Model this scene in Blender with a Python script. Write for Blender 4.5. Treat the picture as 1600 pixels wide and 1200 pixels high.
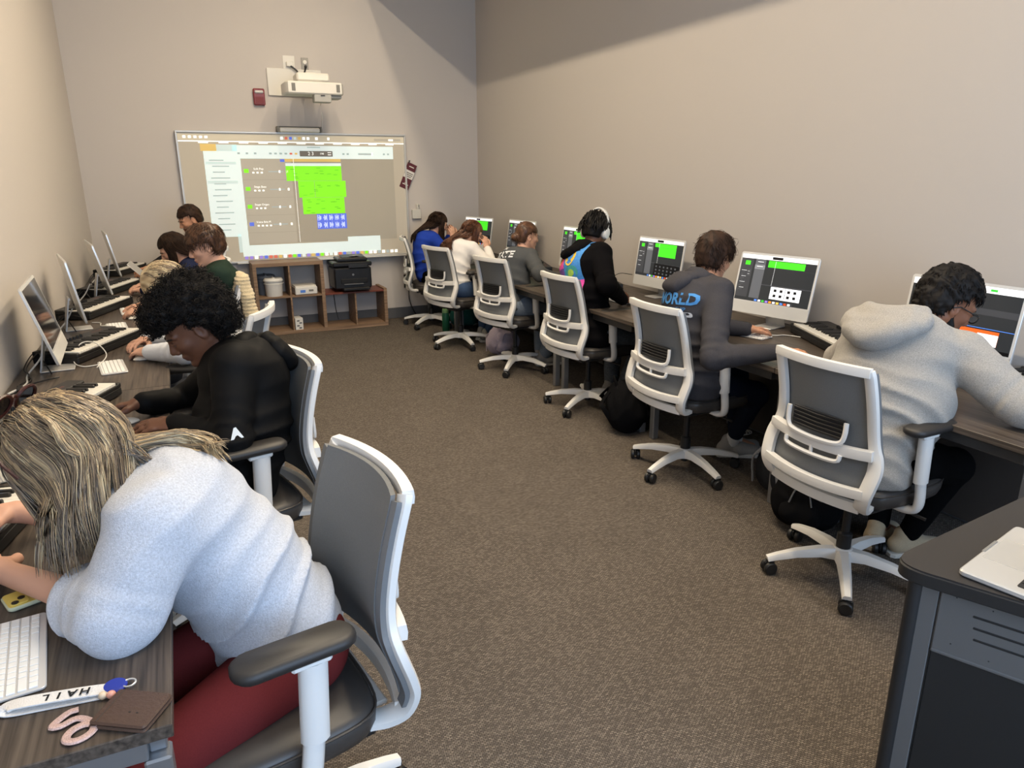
import bpy, bmesh, math, random
import numpy as np
from mathutils import Vector, Matrix, Quaternion
from mathutils.bvhtree import BVHTree
random.seed(7); RNG = np.random.default_rng(11)
PI = math.pi
SC = bpy.context.scene
COL = SC.collection
for o in list(bpy.data.objects): bpy.data.objects.remove(o)

# ------------------------------------------------------------------ camera, light, exposure
CAMH, DESK = 1.70, 0.785
def cam_setup():
    pitch, yaw, roll, f = 0.28857, 0.43356, -0.0036, 1110.0
    fw = Vector((math.sin(yaw)*math.cos(pitch), math.cos(yaw)*math.cos(pitch), -math.sin(pitch)))
    r0 = Vector((math.cos(yaw), -math.sin(yaw), 0)); u0 = r0.cross(fw)
    r = r0*math.cos(roll) + u0*math.sin(roll); u = u0*math.cos(roll) - r0*math.sin(roll)
    cd = bpy.data.cameras.new('camera'); co = bpy.data.objects.new('camera', cd); COL.objects.link(co)
    m = Matrix.Identity(4)
    for i in range(3): m[i][0] = r[i]; m[i][1] = u[i]; m[i][2] = -fw[i]
    m[2][3] = CAMH; co.matrix_world = m
    cd.sensor_fit = 'HORIZONTAL'; cd.sensor_width = 36.0; cd.lens = f/1600*36; cd.clip_start = .02; cd.clip_end = 60
    SC.camera = co
cam_setup()
ROOM = dict(x0=-0.78, x1=3.44, y0=-1.7, y1=8.40, z1=4.45, sx=2.151, sz=3.61)
W = bpy.data.worlds.new('world'); SC.world = W; W.use_nodes = True
W.node_tree.nodes['Background'].inputs[0].default_value = (.50, .68, 1.0, 1)
W.node_tree.nodes['Background'].inputs[1].default_value = 1.0
def area(name, loc, rot, sx, sy, power, col, spread=PI):
    l = bpy.data.lights.new(name, 'AREA'); l.shape = 'RECTANGLE'; l.size = sx; l.size_y = sy; l.energy = power; l.color = col; l.spread = spread
    o = bpy.data.objects.new(name, l); COL.objects.link(o); o.location = loc; o.rotation_euler = rot; return o
# daylight coming through the big window in the wall behind the camera
area('window_daylight', (1.35, -1.66, 1.9), (PI/2, 0, 0), 3.9, 2.2, 145, (.52, .72, 1.0))
# the two rows of linear pendant lamps hung in the tall part of the room
LAMPS = [(1.25, 4.26, 158), (1.966, 4.16, 118)]
for i, (lx, lz, pw) in enumerate(LAMPS):
    area('lamp_row_light', (lx, 3.5, lz), (0, 0, 0), .07, 6.4, pw, (1.0, .84, .62))
SC.view_settings.view_transform = 'Standard'; SC.view_settings.look = 'None'
SC.view_settings.exposure = -0.06; SC.view_settings.gamma = 1.0; SC.view_settings.use_curve_mapping = False

# ------------------------------------------------------------------ materials
def lin(c): return tuple((v/255/12.92 if v/255 <= .04045 else ((v/255+.055)/1.055)**2.4) for v in c)
MATS = {}
def mat(name, rgb, rough=.6, metal=0., noise=0., nscale=40., bump=0., bscale=200., emit=0., spec=.5, alpha=1., stretch=None, coat=0., sheen=0.):
    """one procedural material: colour with a little noise and fine bump"""
    if name in MATS: return MATS[name]
    m = bpy.data.materials.new(name); m.use_nodes = True; nt = m.node_tree; b = nt.nodes['Principled BSDF']
    c = lin(rgb); b.inputs['Base Color'].default_value = (*c, 1); b.inputs['Roughness'].default_value = rough; b.inputs['Metallic'].default_value = metal
    b.inputs['Specular IOR Level'].default_value = spec
    if coat: b.inputs['Coat Weight'].default_value = coat; b.inputs['Coat Roughness'].default_value = .15
    if sheen: b.inputs['Sheen Weight'].default_value = sheen
    if emit: b.inputs['Emission Color'].default_value = (*c, 1); b.inputs['Emission Strength'].default_value = emit
    if alpha < 1: b.inputs['Alpha'].default_value = alpha
    tc = None
    if noise or bump:
        tc = nt.nodes.new('ShaderNodeTexCoord'); mp = nt.nodes.new('ShaderNodeMapping'); nt.links.new(tc.outputs['Object'], mp.inputs[0])
        if stretch: mp.inputs['Scale'].default_value = stretch
    if noise:
        n = nt.nodes.new('ShaderNodeTexNoise'); n.inputs['Scale'].default_value = nscale; n.inputs['Detail'].default_value = 4
        nt.links.new(mp.outputs[0], n.inputs['Vector'])
        mr = nt.nodes.new('ShaderNodeMapRange'); mr.inputs['From Min'].default_value = .3; mr.inputs['From Max'].default_value = .7
        mr.inputs['To Min'].default_value = 1-noise; mr.inputs['To Max'].default_value = 1+noise; nt.links.new(n.outputs[0], mr.inputs[0])
        mx = nt.nodes.new('ShaderNodeVectorMath'); mx.operation = 'SCALE'; mx.inputs[0].default_value = c
        nt.links.new(mr.outputs[0], mx.inputs['Scale']); nt.links.new(mx.outputs[0], b.inputs['Base Color'])
    if bump:
        n2 = nt.nodes.new('ShaderNodeTexNoise'); n2.inputs['Scale'].default_value = bscale; n2.inputs['Detail'].default_value = 3
        nt.links.new(mp.outputs[0], n2.inputs['Vector'])
        bp = nt.nodes.new('ShaderNodeBump'); bp.inputs['Strength'].default_value = bump; bp.inputs['Distance'].default_value = .004
        nt.links.new(n2.outputs[0], bp.inputs['Height']); nt.links.new(bp.outputs[0], b.inputs['Normal'])
    MATS[name] = m; return m
def ramp_mat(name, cols, attr='hv', rough=.45, spec=.4, bump=0., extra=0., aniso=0.):
    """colour from a per-vertex random value through a ramp"""
    if name in MATS: return MATS[name]
    m = bpy.data.materials.new(name); m.use_nodes = True; nt = m.node_tree; b = nt.nodes['Principled BSDF']
    a = nt.nodes.new('ShaderNodeAttribute'); a.attribute_name = attr
    r = nt.nodes.new('ShaderNodeValToRGB'); e = r.color_ramp.elements
    while len(e) < len(cols): e.new(.5)
    for i, c in enumerate(cols): e[i].position = i/max(1, len(cols)-1); e[i].color = (*lin(c), 1)
    nt.links.new(a.outputs['Fac'], r.inputs[0]); nt.links.new(r.outputs[0], b.inputs['Base Color'])
    b.inputs['Roughness'].default_value = rough; b.inputs['Specular IOR Level'].default_value = spec
    MATS[name] = m; return m

# ------------------------------------------------------------------ mesh builder
def V3(*a): return np.array(a, float)
def nrm(v): v = np.asarray(v, float); return v/max(1e-9, np.linalg.norm(v))
class MB:
    def __init__(s): s.v = []; s.f = []; s.m = []; s.mi = 0
    def add(s, vs, fs):
        b = len(s.v); s.v.extend([tuple(map(float, p)) for p in vs]); s.f.extend([tuple(b+i for i in q) for q in fs]); s.m.extend([s.mi]*len(fs)); return s
    def box(s, c, d, bev=0., R=None):
        c = np.asarray(c, float); h = np.asarray(d, float)/2; vs = []; fs = []
        if bev <= 0:
            for z in (-1, 1):
                for y in (-1, 1):
                    for x in (-1, 1): vs.append(V3(x, y, z)*h)
            fs = [(0, 2, 3, 1), (4, 5, 7, 6), (0, 1, 5, 4), (2, 6, 7, 3), (0, 4, 6, 2), (1, 3, 7, 5)]
        else:
            bev = min(bev, h.min()*.95); idx = {}
            for x in (-1, 1):
                for y in (-1, 1):
                    for z in (-1, 1):
                        sg = V3(x, y, z)
                        for a in range(3):
                            p = sg*(h-bev); p[a] = sg[a]*h[a]; idx[(x, y, z, a)] = len(vs); vs.append(p)
            for a in range(3):
                b, c2 = (a+1) % 3, (a+2) % 3
                for sa in (-1, 1):
                    q = []
                    for sb, sc in ((-1, -1), (1, -1), (1, 1), (-1, 1)):
                        k = [0, 0, 0]; k[a] = sa; k[b] = sb; k[c2] = sc; q.append(idx[(*k, a)])
                    fs.append(q if sa > 0 else q[::-1])
                for sb in (-1, 1):
                    for sc in (-1, 1):
                        k0 = [0, 0, 0]; k0[a] = -1; k0[b] = sb; k0[c2] = sc; k1 = list(k0); k1[a] = 1
                        q = [idx[(*k0, b)], idx[(*k1, b)], idx[(*k1, c2)], idx[(*k0, c2)]]
                        fs.append(q if sb*sc > 0 else q[::-1])
            for x in (-1, 1):
                for y in (-1, 1):
                    for z in (-1, 1):
                        q = [idx[(x, y, z, 0)], idx[(x, y, z, 1)], idx[(x, y, z, 2)]]; fs.append(q if x*y*z > 0 else q[::-1])
        vs = np.array(vs)
        if R is not None: vs = vs @ np.asarray(R, float).T
        return s.add(vs+c, fs)
    def tube(s, path, r, n=8, cap=True, flat=1., up=None, closed=False):
        """round (or flattened) tube along a path; r one radius or one per point; flat squeezes the second axis"""
        P = [np.asarray(p, float) for p in path]; k = len(P); rr = [r]*k if np.isscalar(r) else list(r)
        N = None; rings = []
        for i in range(k):
            a = P[(i-1) % k] if (i > 0 or closed) else P[0]; b = P[(i+1) % k] if (i < k-1 or closed) else P[-1]
            t = nrm(b-a)
            if N is None:
                ref = np.asarray(up, float) if up is not None else (V3(0, 0, 1) if abs(t[2]) < .9 else V3(1, 0, 0)); N = nrm(ref-t*(ref@t))
            else:
                if up is not None:
                    q = np.asarray(up, float); q = q-t*(q@t)
                    if np.linalg.norm(q) > .05: N = nrm(q)
                    else: N = nrm(N-t*(N@t))
                else: N = nrm(N-t*(N@t))
            B = np.cross(t, N); ring = []
            for j in range(n):
                th = 2*PI*j/n; ring.append(P[i]+N*(math.cos(th)*rr[i]*flat)+B*(math.sin(th)*rr[i]))
            rings.append(ring)
        vs = [p for g in rings for p in g]; fs = []
        for i in range(k if closed else k-1):
            i2 = (i+1) % k
            for j in range(n):
                j2 = (j+1) % n; fs.append((i*n+j, i*n+j2, i2*n+j2, i2*n+j))
        if cap and not closed: fs.append(tuple(range(n))[::-1]); fs.append(tuple((k-1)*n+j for j in range(n)))
        return s.add(vs, fs)
    def sweep(s, path, sect, ups, cap=True):
        """sweep 2D section (a along side axis, b along up) given per-point up vectors; sect may be per-point list"""
        P = [np.asarray(p, float) for p in path]; k = len(P); vs = []; multi = isinstance(sect[0][0], (list, tuple, np.ndarray)); n = len(sect[0]) if multi else len(sect)
        for i in range(k):
            t = nrm(P[min(i+1, k-1)]-P[max(i-1, 0)]); u = np.asarray(ups[i] if isinstance(ups, list) else ups, float); u = nrm(u-t*(u@t)); sd = np.cross(t, u)
            for (a, b) in (sect[i] if multi else sect): vs.append(P[i]+sd*a+u*b)
        fs = [(i*n+j, i*n+(j+1) % n, (i+1)*n+(j+1) % n, (i+1)*n+j) for i in range(k-1) for j in range(n)]
        if cap: fs += [tuple(range(n))[::-1], tuple((k-1)*n+j for j in range(n))]
        return s.add(vs, fs)
    def lathe(s, prof, c=(0, 0, 0), n=20, R=None):
        vs = []; k = len(prof)
        for (r, z) in prof:
            for j in range(n): vs.append(V3(r*math.cos(2*PI*j/n), r*math.sin(2*PI*j/n), z))
        fs = [(i*n+j, i*n+(j+1) % n, (i+1)*n+(j+1) % n, (i+1)*n+j) for i in range(k-1) for j in range(n)]
        fs += [tuple(range(n))[::-1], tuple((k-1)*n+j for j in range(n))]
        vs = np.array(vs)
        if R is not None: vs = vs @ np.asarray(R, float).T
        return s.add(vs+np.asarray(c, float), fs)
    def prism(s, poly, z0, z1, M=None, bev=0.):
        """extruded polygon in xy from z0 to z1 (bev: small chamfer of both rims); M 4x4 maps to place"""
        poly = [V3(p[0], p[1], 0) for p in poly]; n = len(poly); c = sum(poly)/n; levels = [(0, z0), (0, z1)]
        if bev: levels = [(bev, z0), (0, z0+bev), (0, z1-bev), (bev, z1)]
        vs = []
        ar = sum(poly[i][0]*poly[(i+1) % n][1]-poly[(i+1) % n][0]*poly[i][1] for i in range(n)); sgn = 1 if ar > 0 else -1
        for (ins, z) in levels:
            for i in range(n):
                e1 = nrm(poly[i]-poly[i-1]); e2 = nrm(poly[(i+1) % n]-poly[i]); nn = nrm(V3(-e1[1]-e2[1], e1[0]+e2[0], 0))*sgn
                p = poly[i]+nn*ins; vs.append(V3(p[0], p[1], z))
        k = len(levels); fs = [(i*n+j, i*n+(j+1) % n, (i+1)*n+(j+1) % n, (i+1)*n+j) for i in range(k-1) for j in range(n)]
        fs += [tuple(range(n))[::-1], tuple((k-1)*n+j for j in range(n))]
        if sgn < 0: fs = [q[::-1] for q in fs]
        vs = np.array(vs)
        if M is not None: M = np.asarray(M, float); vs = vs @ M[:3, :3].T + M[:3, 3]
        return s.add(vs, fs)
    def quad(s, a, b, c, d): return s.add([a, b, c, d], [(0, 1, 2, 3)])
    def ball(s, c, r, n=12, m=8):
        r = V3(r, r, r) if np.isscalar(r) else np.asarray(r, float); c = np.asarray(c, float); vs = [c+V3(0, 0, -1)*r]
        for i in range(1, m):
            ph = -PI/2+PI*i/m
            for j in range(n): vs.append(c+V3(math.cos(ph)*math.cos(2*PI*j/n), math.cos(ph)*math.sin(2*PI*j/n), math.sin(ph))*r)
        vs.append(c+V3(0, 0, 1)*r); L = len(vs)-1; fs = []
        for j in range(n): fs.append((0, 1+(j+1) % n, 1+j)); fs.append((L, L-n+j, L-n+(j+1) % n))
        for i in range(m-2):
            for j in range(n): a = 1+i*n; fs.append((a+j, a+(j+1) % n, a+n+(j+1) % n, a+n+j))
        return s.add(vs, fs)
    def mesh(s, name, smooth=35):
        me = bpy.data.meshes.new(name); me.from_pydata(s.v, [], s.f); me.update()
        if any(s.m): me.polygons.foreach_set('material_index', s.m)
        if smooth:
            me.polygons.foreach_set('use_smooth', [True]*len(me.polygons))
            me.set_sharp_from_angle(angle=math.radians(smooth))
        return me
def rrect(w, h, r, n=5, cx=0, cy=0):
    out = []
    for (sx, sy, a0) in ((1, 1, 0), (-1, 1, 90), (-1, -1, 180), (1, -1, 270)):
        for i in range(n+1):
            a = math.radians(a0+90*i/n); out.append((cx+sx*(w/2-r)+r*math.cos(a), cy+sy*(h/2-r)+r*math.sin(a)))
    return out
def frame2(org, xa, ya, za=None):
    M = np.eye(4); xa = nrm(xa); ya = nrm(ya); za = np.cross(xa, ya) if za is None else nrm(za)
    M[:3, 0] = xa; M[:3, 1] = ya; M[:3, 2] = za; M[:3, 3] = org; return M
def spline(pts, n=6):
    """Catmull-Rom through points"""
    P = [np.asarray(p, float) for p in pts]; P = [2*P[0]-P[1]]+P+[2*P[-1]-P[-2]]; out = []
    for i in range(1, len(P)-2):
        for k in range(n):
            t = k/n; a, b, c, d = P[i-1:i+3]
            out.append(.5*((2*b)+(c-a)*t+(2*a-5*b+4*c-d)*t*t+(3*b-a-3*c+d)*t**3))
    out.append(P[-2]); return out
def link(name, me, mats, parent=None):
    o = bpy.data.objects.new(name, me); COL.objects.link(o)
    if parent is not None: o.parent = parent
    for m in (mats if isinstance(mats, (list, tuple)) else [mats]):
        if len(me.materials) < (len(mats) if isinstance(mats, (list, tuple)) else 1): me.materials.append(m)
    return o
def part(name, mb, m, parent=None, smooth=35):
    return link(name, mb.mesh(name, smooth), m, parent)
def tag(o, label=None, cat=None, group=None, kind=None):
    if label: o['label'] = label
    if cat: o['category'] = cat
    if group: o['group'] = group
    if kind: o['kind'] = kind
    return o
def thing(name, label, cat, loc=(0, 0, 0), rz=0., group=None):
    o = bpy.data.objects.new(name, None); COL.objects.link(o); o.empty_display_size = .1
    o.location = loc; o.rotation_euler = (0, 0, rz); return tag(o, label, cat, group)
def struct(name, mb, m, smooth=0):
    return tag(part(name, mb, m, None, smooth), kind='structure')
def dup(root, loc, rz, label=None, group=None):
    def cp(o, par):
        c = o.copy(); COL.objects.link(c); c.parent = par
        for ch in o.children: cp(ch, c)
        return c
    r = cp(root, None); r.location = loc; r.rotation_euler = (0, 0, rz)
    if label: r['label'] = label
    if group: r['group'] = group
    return r
def text_mesh(txt, size, shear=0., bold=0.):
    """flat mesh of a string with the built-in font, centred"""
    cu = bpy.data.curves.new('txt', 'FONT'); cu.body = txt; cu.size = size; cu.align_x = 'CENTER'; cu.align_y = 'CENTER'; cu.shear = shear; cu.offset = bold; cu.resolution_u = 2
    o = bpy.data.objects.new('txt', cu); COL.objects.link(o); dg = bpy.context.evaluated_depsgraph_get(); dg.update()
    me = o.evaluated_get(dg).to_mesh(); vs = [tuple(v.co) for v in me.vertices]; fs = [tuple(p.vertices) for p in me.polygons]
    o.evaluated_get(dg).to_mesh_clear(); bpy.data.objects.remove(o); bpy.data.curves.remove(cu); return vs, fs
# ------------------------------------------------------------------ the room
def wall_mat():
    m = mat('wall_paint', (200, 193, 186), rough=.85, bump=.05, bscale=120, spec=.2); return m
def carpet_mat():
    m = bpy.data.materials.new('carpet'); m.use_nodes = True; nt = m.node_tree; b = nt.nodes['Principled BSDF']; N = nt.nodes.new; L = nt.links.new
    b.inputs['Roughness'].default_value = .95; b.inputs['Specular IOR Level'].default_value = .1
    tc = N('ShaderNodeTexCoord'); mp = N('ShaderNodeMapping'); mp.inputs['Rotation'].default_value = (0, 0, math.radians(8)); L(tc.outputs['Object'], mp.inputs[0])
    br = N('ShaderNodeTexBrick'); br.inputs['Scale'].default_value = 26; br.inputs['Mortar Size'].default_value = .035; br.inputs['Mortar Smooth'].default_value = .4
    br.inputs['Brick Width'].default_value = .34; br.inputs['Row Height'].default_value = .16; br.inputs['Bias'].default_value = -.25
    br.inputs['Color1'].default_value = (*lin((100, 92, 85)), 1); br.inputs['Color2'].default_value = (*lin((145, 134, 122)), 1); br.inputs['Mortar'].default_value = (*lin((72, 66, 60)), 1)
    L(mp.outputs[0], br.inputs['Vector'])
    n = N('ShaderNodeTexNoise'); n.inputs['Scale'].default_value = 260; n.inputs['Detail'].default_value = 2; L(mp.outputs[0], n.inputs['Vector'])
    n2 = N('ShaderNodeTexNoise'); n2.inputs['Scale'].default_value = 3; L(mp.outputs[0], n2.inputs['Vector'])
    mr = N('ShaderNodeMapRange'); mr.inputs['From Min'].default_value = .35; mr.inputs['From Max'].default_value = .7; mr.inputs['To Min'].default_value = .62; mr.inputs['To Max'].default_value = 1.45; L(n.outputs[0], mr.inputs[0])
    mr2 = N('ShaderNodeMapRange'); mr2.inputs['To Min'].default_value = .88; mr2.inputs['To Max'].default_value = 1.12; L(n2.outputs[0], mr2.inputs[0])
    mu = N('ShaderNodeMath'); mu.operation = 'MULTIPLY'; L(mr.outputs[0], mu.inputs[0]); L(mr2.outputs[0], mu.inputs[1])
    sc = N('ShaderNodeVectorMath'); sc.operation = 'SCALE'; L(br.outputs['Color'], sc.inputs[0]); L(mu.outputs[0], sc.inputs['Scale']); L(sc.outputs[0], b.inputs['Base Color'])
    bp = N('ShaderNodeBump'); bp.inputs['Strength'].default_value = .5; bp.inputs['Distance'].default_value = .004; L(mr.outputs[0], bp.inputs['Height']); L(bp.outputs[0], b.inputs['Normal'])
    return m
def wood_mat(name, dark, light, ax=1, scale=1., rough=.45):
    """laminate with long fine grain along one axis"""
    m = bpy.data.materials.new(name); m.use_nodes = True; nt = m.node_tree; b = nt.nodes['Principled BSDF']; N = nt.nodes.new; L = nt.links.new
    b.inputs['Roughness'].default_value = rough; b.inputs['Specular IOR Level'].default_value = .35
    tc = N('ShaderNodeTexCoord'); mp = N('ShaderNodeMapping'); s = [150*scale]*3; s[ax] = 4*scale; mp.inputs['Scale'].default_value = s; L(tc.outputs['Object'], mp.inputs[0])
    n = N('ShaderNodeTexNoise'); n.inputs['Scale'].default_value = 1.; n.inputs['Detail'].default_value = 5; n.inputs['Distortion'].default_value = .3; L(mp.outputs[0], n.inputs['Vector'])
    r = N('ShaderNodeValToRGB'); r.color_ramp.elements[0].position = .32; r.color_ramp.elements[1].position = .7
    r.color_ramp.elements[0].color = (*lin(dark), 1); r.color_ramp.elements[1].color = (*lin(light), 1); L(n.outputs[0], r.inputs[0]); L(r.outputs[0], b.inputs['Base Color'])
    return m
X0, X1, Y0, Y1, Z1 = ROOM['x0'], ROOM['x1'], ROOM['y0'], ROOM['y1'], ROOM['z1']; SX, SZ = ROOM['sx'], ROOM['sz']
T = .12
wm = wall_mat(); ceil_m = mat('ceiling_white', (225, 222, 215), rough=.9)
struct('floor', MB().box(((X0+X1)/2, (Y0+Y1)/2, -.05), (X1-X0+2*T, Y1-Y0+2*T, .1)), carpet_mat())
struct('wall_back', MB().box(((X0+X1)/2, Y1+T/2, Z1/2), (X1-X0+2*T, T, Z1)), wm)
struct('wall_left', MB().box((X0-T/2, (Y0+Y1)/2, Z1/2), (T, Y1-Y0, Z1)), wm)
struct('wall_right', MB().box((X1+T/2, (Y0+Y1)/2, Z1/2), (T, Y1-Y0, Z1)), wm)
# wall behind the camera, with the window opening
wx0, wx1, wz0, wz1 = -.62, 3.28, .78, 3.0
rw = MB(); yc = Y0-T/2
rw.box(((X0+wx0)/2, yc, Z1/2), (wx0-X0, T, Z1)); rw.box(((X1+wx1)/2, yc, Z1/2), (X1-wx1, T, Z1))
rw.box(((wx0+wx1)/2, yc, wz0/2), (wx1-wx0, T, wz0)); rw.box(((wx0+wx1)/2, yc, (wz1+Z1)/2), (wx1-wx0, T, Z1-wz1))
struct('wall_rear', rw, wm)
wf = MB(); gr = mat('window_frame_grey', (120, 120, 122), rough=.4, metal=.6)
for z in (wz0+.02, wz1-.02): wf.box(((wx0+wx1)/2, yc, z), (wx1-wx0, .07, .04))
for x in (wx0+.02, (2*wx0+wx1)/3, (wx0+2*wx1)/3, wx1-.02): wf.box((x, yc, (wz0+wz1)/2), (.04, .07, wz1-wz0-.08))
win = struct('window_1', wf, gr)
gm = bpy.data.materials.new('window_glass'); gm.use_nodes = True
_n = gm.node_tree; _n.nodes.clear(); _o = _n.nodes.new('ShaderNodeOutputMaterial'); _t = _n.nodes.new('ShaderNodeBsdfTransparent'); _g = _n.nodes.new('ShaderNodeBsdfGlossy'); _g.inputs['Roughness'].default_value = .02
_x = _n.nodes.new('ShaderNodeMixShader'); _x.inputs[0].default_value = .06; _n.links.new(_t.outputs[0], _x.inputs[1]); _n.links.new(_g.outputs[0], _x.inputs[2]); _n.links.new(_x.outputs[0], _o.inputs[0])
for k in range(3):
    a = wx0+.04+(wx1-wx0)*k/3; part('pane', MB().box((a+(wx1-wx0)/6-.03, yc-.02, (wz0+wz1)/2), ((wx1-wx0)/3-.05, .006, wz1-wz0-.09)), gm, win, 0)
struct('ceiling', MB().box(((X0+X1)/2, (Y0+Y1)/2, Z1+.05), (X1-X0+2*T, Y1-Y0+2*T, .1)), ceil_m)
struct('trim_1', MB().box(((SX+X1)/2, (Y0+Y1)/2, (SZ+Z1)/2), (X1-SX, Y1-Y0, Z1-SZ)), ceil_m)     # the dropped soffit on the right
bm_ = mat('rubber_base', (88, 88, 90), rough=.6, bump=.05)
struct('baseboard_back', MB().box(((X0+X1)/2, Y1-.006, .065), (X1-X0, .012, .13), .004), bm_)
struct('baseboard_right', MB().box((X1-.006, (Y0+Y1)/2, .065), (.012, Y1-Y0-.03, .13), .004), bm_)
struct('baseboard_left', MB().box((X0+.006, (Y0+Y1)/2, .065), (.012, Y1-Y0-.03, .13), .004), bm_)
# pendant housings above the lamp rows
ph = mat('lamp_housing', (210, 210, 208), rough=.4, metal=.5); pl = mat('lamp_diffuser', (255, 226, 180), emit=1.5)
for i, (lx, lz, pw) in enumerate(LAMPS):
    t = thing('pendant_lamp', ['long linear pendant lamp over the middle of the room', 'long linear pendant lamp beside the dropped soffit'][i], 'lamp', (lx, 3.5, lz))
    part('housing', MB().box((0, 0, .055), (.10, 6.5, .06), .01), ph, t); part('diffuser', MB().box((0, 0, .016), (.075, 6.4, .012)), pl, t)
    for y in (-2.9, 0, 2.9): part('suspension_rod', MB().tube([(0, y, .085), (0, y, Z1-lz)], .004, 6), ph, t)
# ------------------------------------------------------------------ task chairs
white_pl = mat('chair_white_plastic', (226, 224, 220), rough=.38)
mesh_gray = mat('chair_mesh_grey', (112, 114, 115), rough=.8, noise=.06, nscale=260, bump=.25, bscale=700)
seat_vinyl = mat('chair_seat_vinyl', (62, 58, 55), rough=.42, bump=.04, bscale=300)
black_pl = mat('black_plastic', (26, 26, 27), rough=.45); pad_m = mat('arm_pad_black', (40, 38, 37), rough=.5, bump=.05, bscale=500)
blk_mesh = mat('lumbar_black', (34, 34, 36), rough=.6)
grey_pl = mat('chair_edge_grey', (112, 114, 116), rough=.55)
# side profile of the back: (z, forward) with half width
BP = [(0.445, -0.155, 0.19), (0.447, -0.195, 0.205), (0.468, -0.232, 0.222), (0.52, -0.248, 0.238), (0.57, -0.238, 0.246), (0.62, -0.222, 0.249), (0.665, -0.21, 0.24), (0.7, -0.206, 0.226), (0.76, -0.21, 0.215), (0.84, -0.224, 0.211), (0.92, -0.244, 0.209), (0.985, -0.264, 0.207), (1.0, -0.269, 0.205), (1.01, -0.272, 0.202)]
def back_curve(w):      # a depth bow across the width: the middle sits further back
    return -.035*(1-w*w)
def build_chair():
    t = thing('task_chair', 'x', 'chair')
    # backrest: a thin shell grid, bowed
    rows = spline([(p[1], p[2], p[0]) for p in BP[3:]], 3); nx = 10; mb = MB(); vs = []
    for th in (0, .012):
        for (f, w, z) in rows:
            for j in range(nx+1):
                u = -1+2*j/nx; vs.append((f+.012+back_curve(u)+th, u*(w-.012), z))
    R = len(rows); fs = []
    for i in range(R-1):
        for j in range(nx):
            a = i*(nx+1)+j; b = a+nx+1; fs.append((a, b, b+1, a+1)); o = R*(nx+1); fs.append((o+a, o+a+1, o+b+1, o+b))
    o = R*(nx+1)
    for i in range(R-1):
        a = i*(nx+1); b = a+nx+1; fs.append((a, o+a, o+b, b)); a += nx; b += nx; fs.append((a, b, o+b, o+a))
    for j in range(nx): fs.append((j, j+1, o+j+1, o+j)); a = (R-1)*(nx+1)+j; fs.append((a, o+a, o+a+1, a+1))
    mb.add(vs, fs); bk = part('backrest', mb, mesh_gray, t, 60)
    # white frame: two side rails, top rail, two cross bars, lower rim
    fr = MB(); prof = spline([(p[1], p[2], p[0]) for p in BP], 4)
    def rail(sd):
        path = [(f-.006, sd*w, z) for (f, w, z) in prof]
        n = len(path); sec = []
        for i in range(n):
            zz = path[i][2]; wd = .020 if zz > .72 else .020+.007*min(1, (.72-zz)/.08); hh = .014
            sec.append([(-hh*.7, -wd), (hh*.7, -wd), (hh, -wd*.5), (hh, wd*.6), (hh*.6, wd), (-hh*.6, wd), (-hh, wd*.6), (-hh, -wd*.5)])
        fr.sweep(path, sec, V3(0, sd, 0))
    rail(1); rail(-1)
    def bar(z, f, w, hz, hd, bow=1., dip=0.):
        path = [(f+back_curve(u)*bow+.035*0, u*w, z-dip*(1-u*u)) for u in np.linspace(-1, 1, 13)]
        fr.sweep(path, [(-hd, -hz), (hd, -hz), (hd*1.15, 0), (hd, hz), (-hd, hz), (-hd*1.15, 0)], V3(0, 0, 1))
    bar(1.006, -.280, .214, .017, .013); bar(.685, -.232, .236, .019, .016, 1.1, .012); bar(.532, -.255, .235, .018, .014, 1.0, .01); bar(.462, -.232, .212, .02, .012, 1.0)
    part('back_frame', fr, white_pl, t, 40)
    for sd in (1, -1):
        eg = MB()
        path = [(f+.014, sd*(w+.001), z) for (f, w, z) in prof[10:-4]]; eg.sweep(path, [(-.007, -.014), (.007, -.014), (.007, .014), (-.007, .014)], V3(0, sd, 0)); part('back_edge', eg, grey_pl, t, 40)
    # lumbar pad with black slats and white handle bracket
    lb = part('lumbar_support', MB().box((-.256, 0, .752), (.008, .25, .085), .003), blk_mesh, t)
    for k in range(5): part('slat', MB().tube([(-.263, -.118, .722+k*.016), (-.268, 0, .720+k*.016), (-.263, .118, .722+k*.016)], .0038, 6, flat=1.), black_pl, lb)
    hb = MB(); path = spline([(-.27, .135, .79), (-.272, .135, .745), (-.276, .125, .712), (-.285, .09, .700), (-.288, 0, .695), (-.285, -.09, .700), (-.276, -.125, .712), (-.272, -.135, .745), (-.27, -.135, .79)], 4)
    hb.tube(path, .010, 6, flat=.8); part('lumbar_handle', hb, white_pl, t)
    h2 = MB(); path = spline([(-.276, .13, .66), (-.282, .115, .632), (-.286, 0, .625), (-.282, -.115, .632), (-.276, -.13, .66)], 4); h2.tube(path, .009, 6); h2.box((-.282, 0, .645), (.012, .014, .04), .003); part('lumbar_lever', h2, white_pl, t)
    # seat
    st = MB(); M = np.eye(4); outline = [(-.205, -.17), (-.215, 0), (-.205, .17), (-.16, .235), (-.05, .252), (.12, .252), (.21, .235), (.262, .18), (.275, 0), (.262, -.18), (.21, -.235), (.12, -.252), (-.05, -.252), (-.16, -.235)][::-1]
    oc = [tuple(q[:2]) for q in spline([(*q, 0) for q in outline+outline[:1]], 4)[:-1]]
    def ring(sc, z): return [(x*sc+.03*(1-sc)+.02, y*sc, z) for (x, y) in oc]
    lv = [ring(.90, .432), ring(.965, .438), ring(.995, .46), ring(1., .478), ring(.985, .497), ring(.93, .512), ring(.7, .518), ring(.3, .512)]
    n = len(oc); vs = [p for r in lv for p in r]; fs = [(i*n+j, i*n+(j+1) % n, (i+1)*n+(j+1) % n, (i+1)*n+j) for i in range(len(lv)-1) for j in range(n)]
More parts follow.
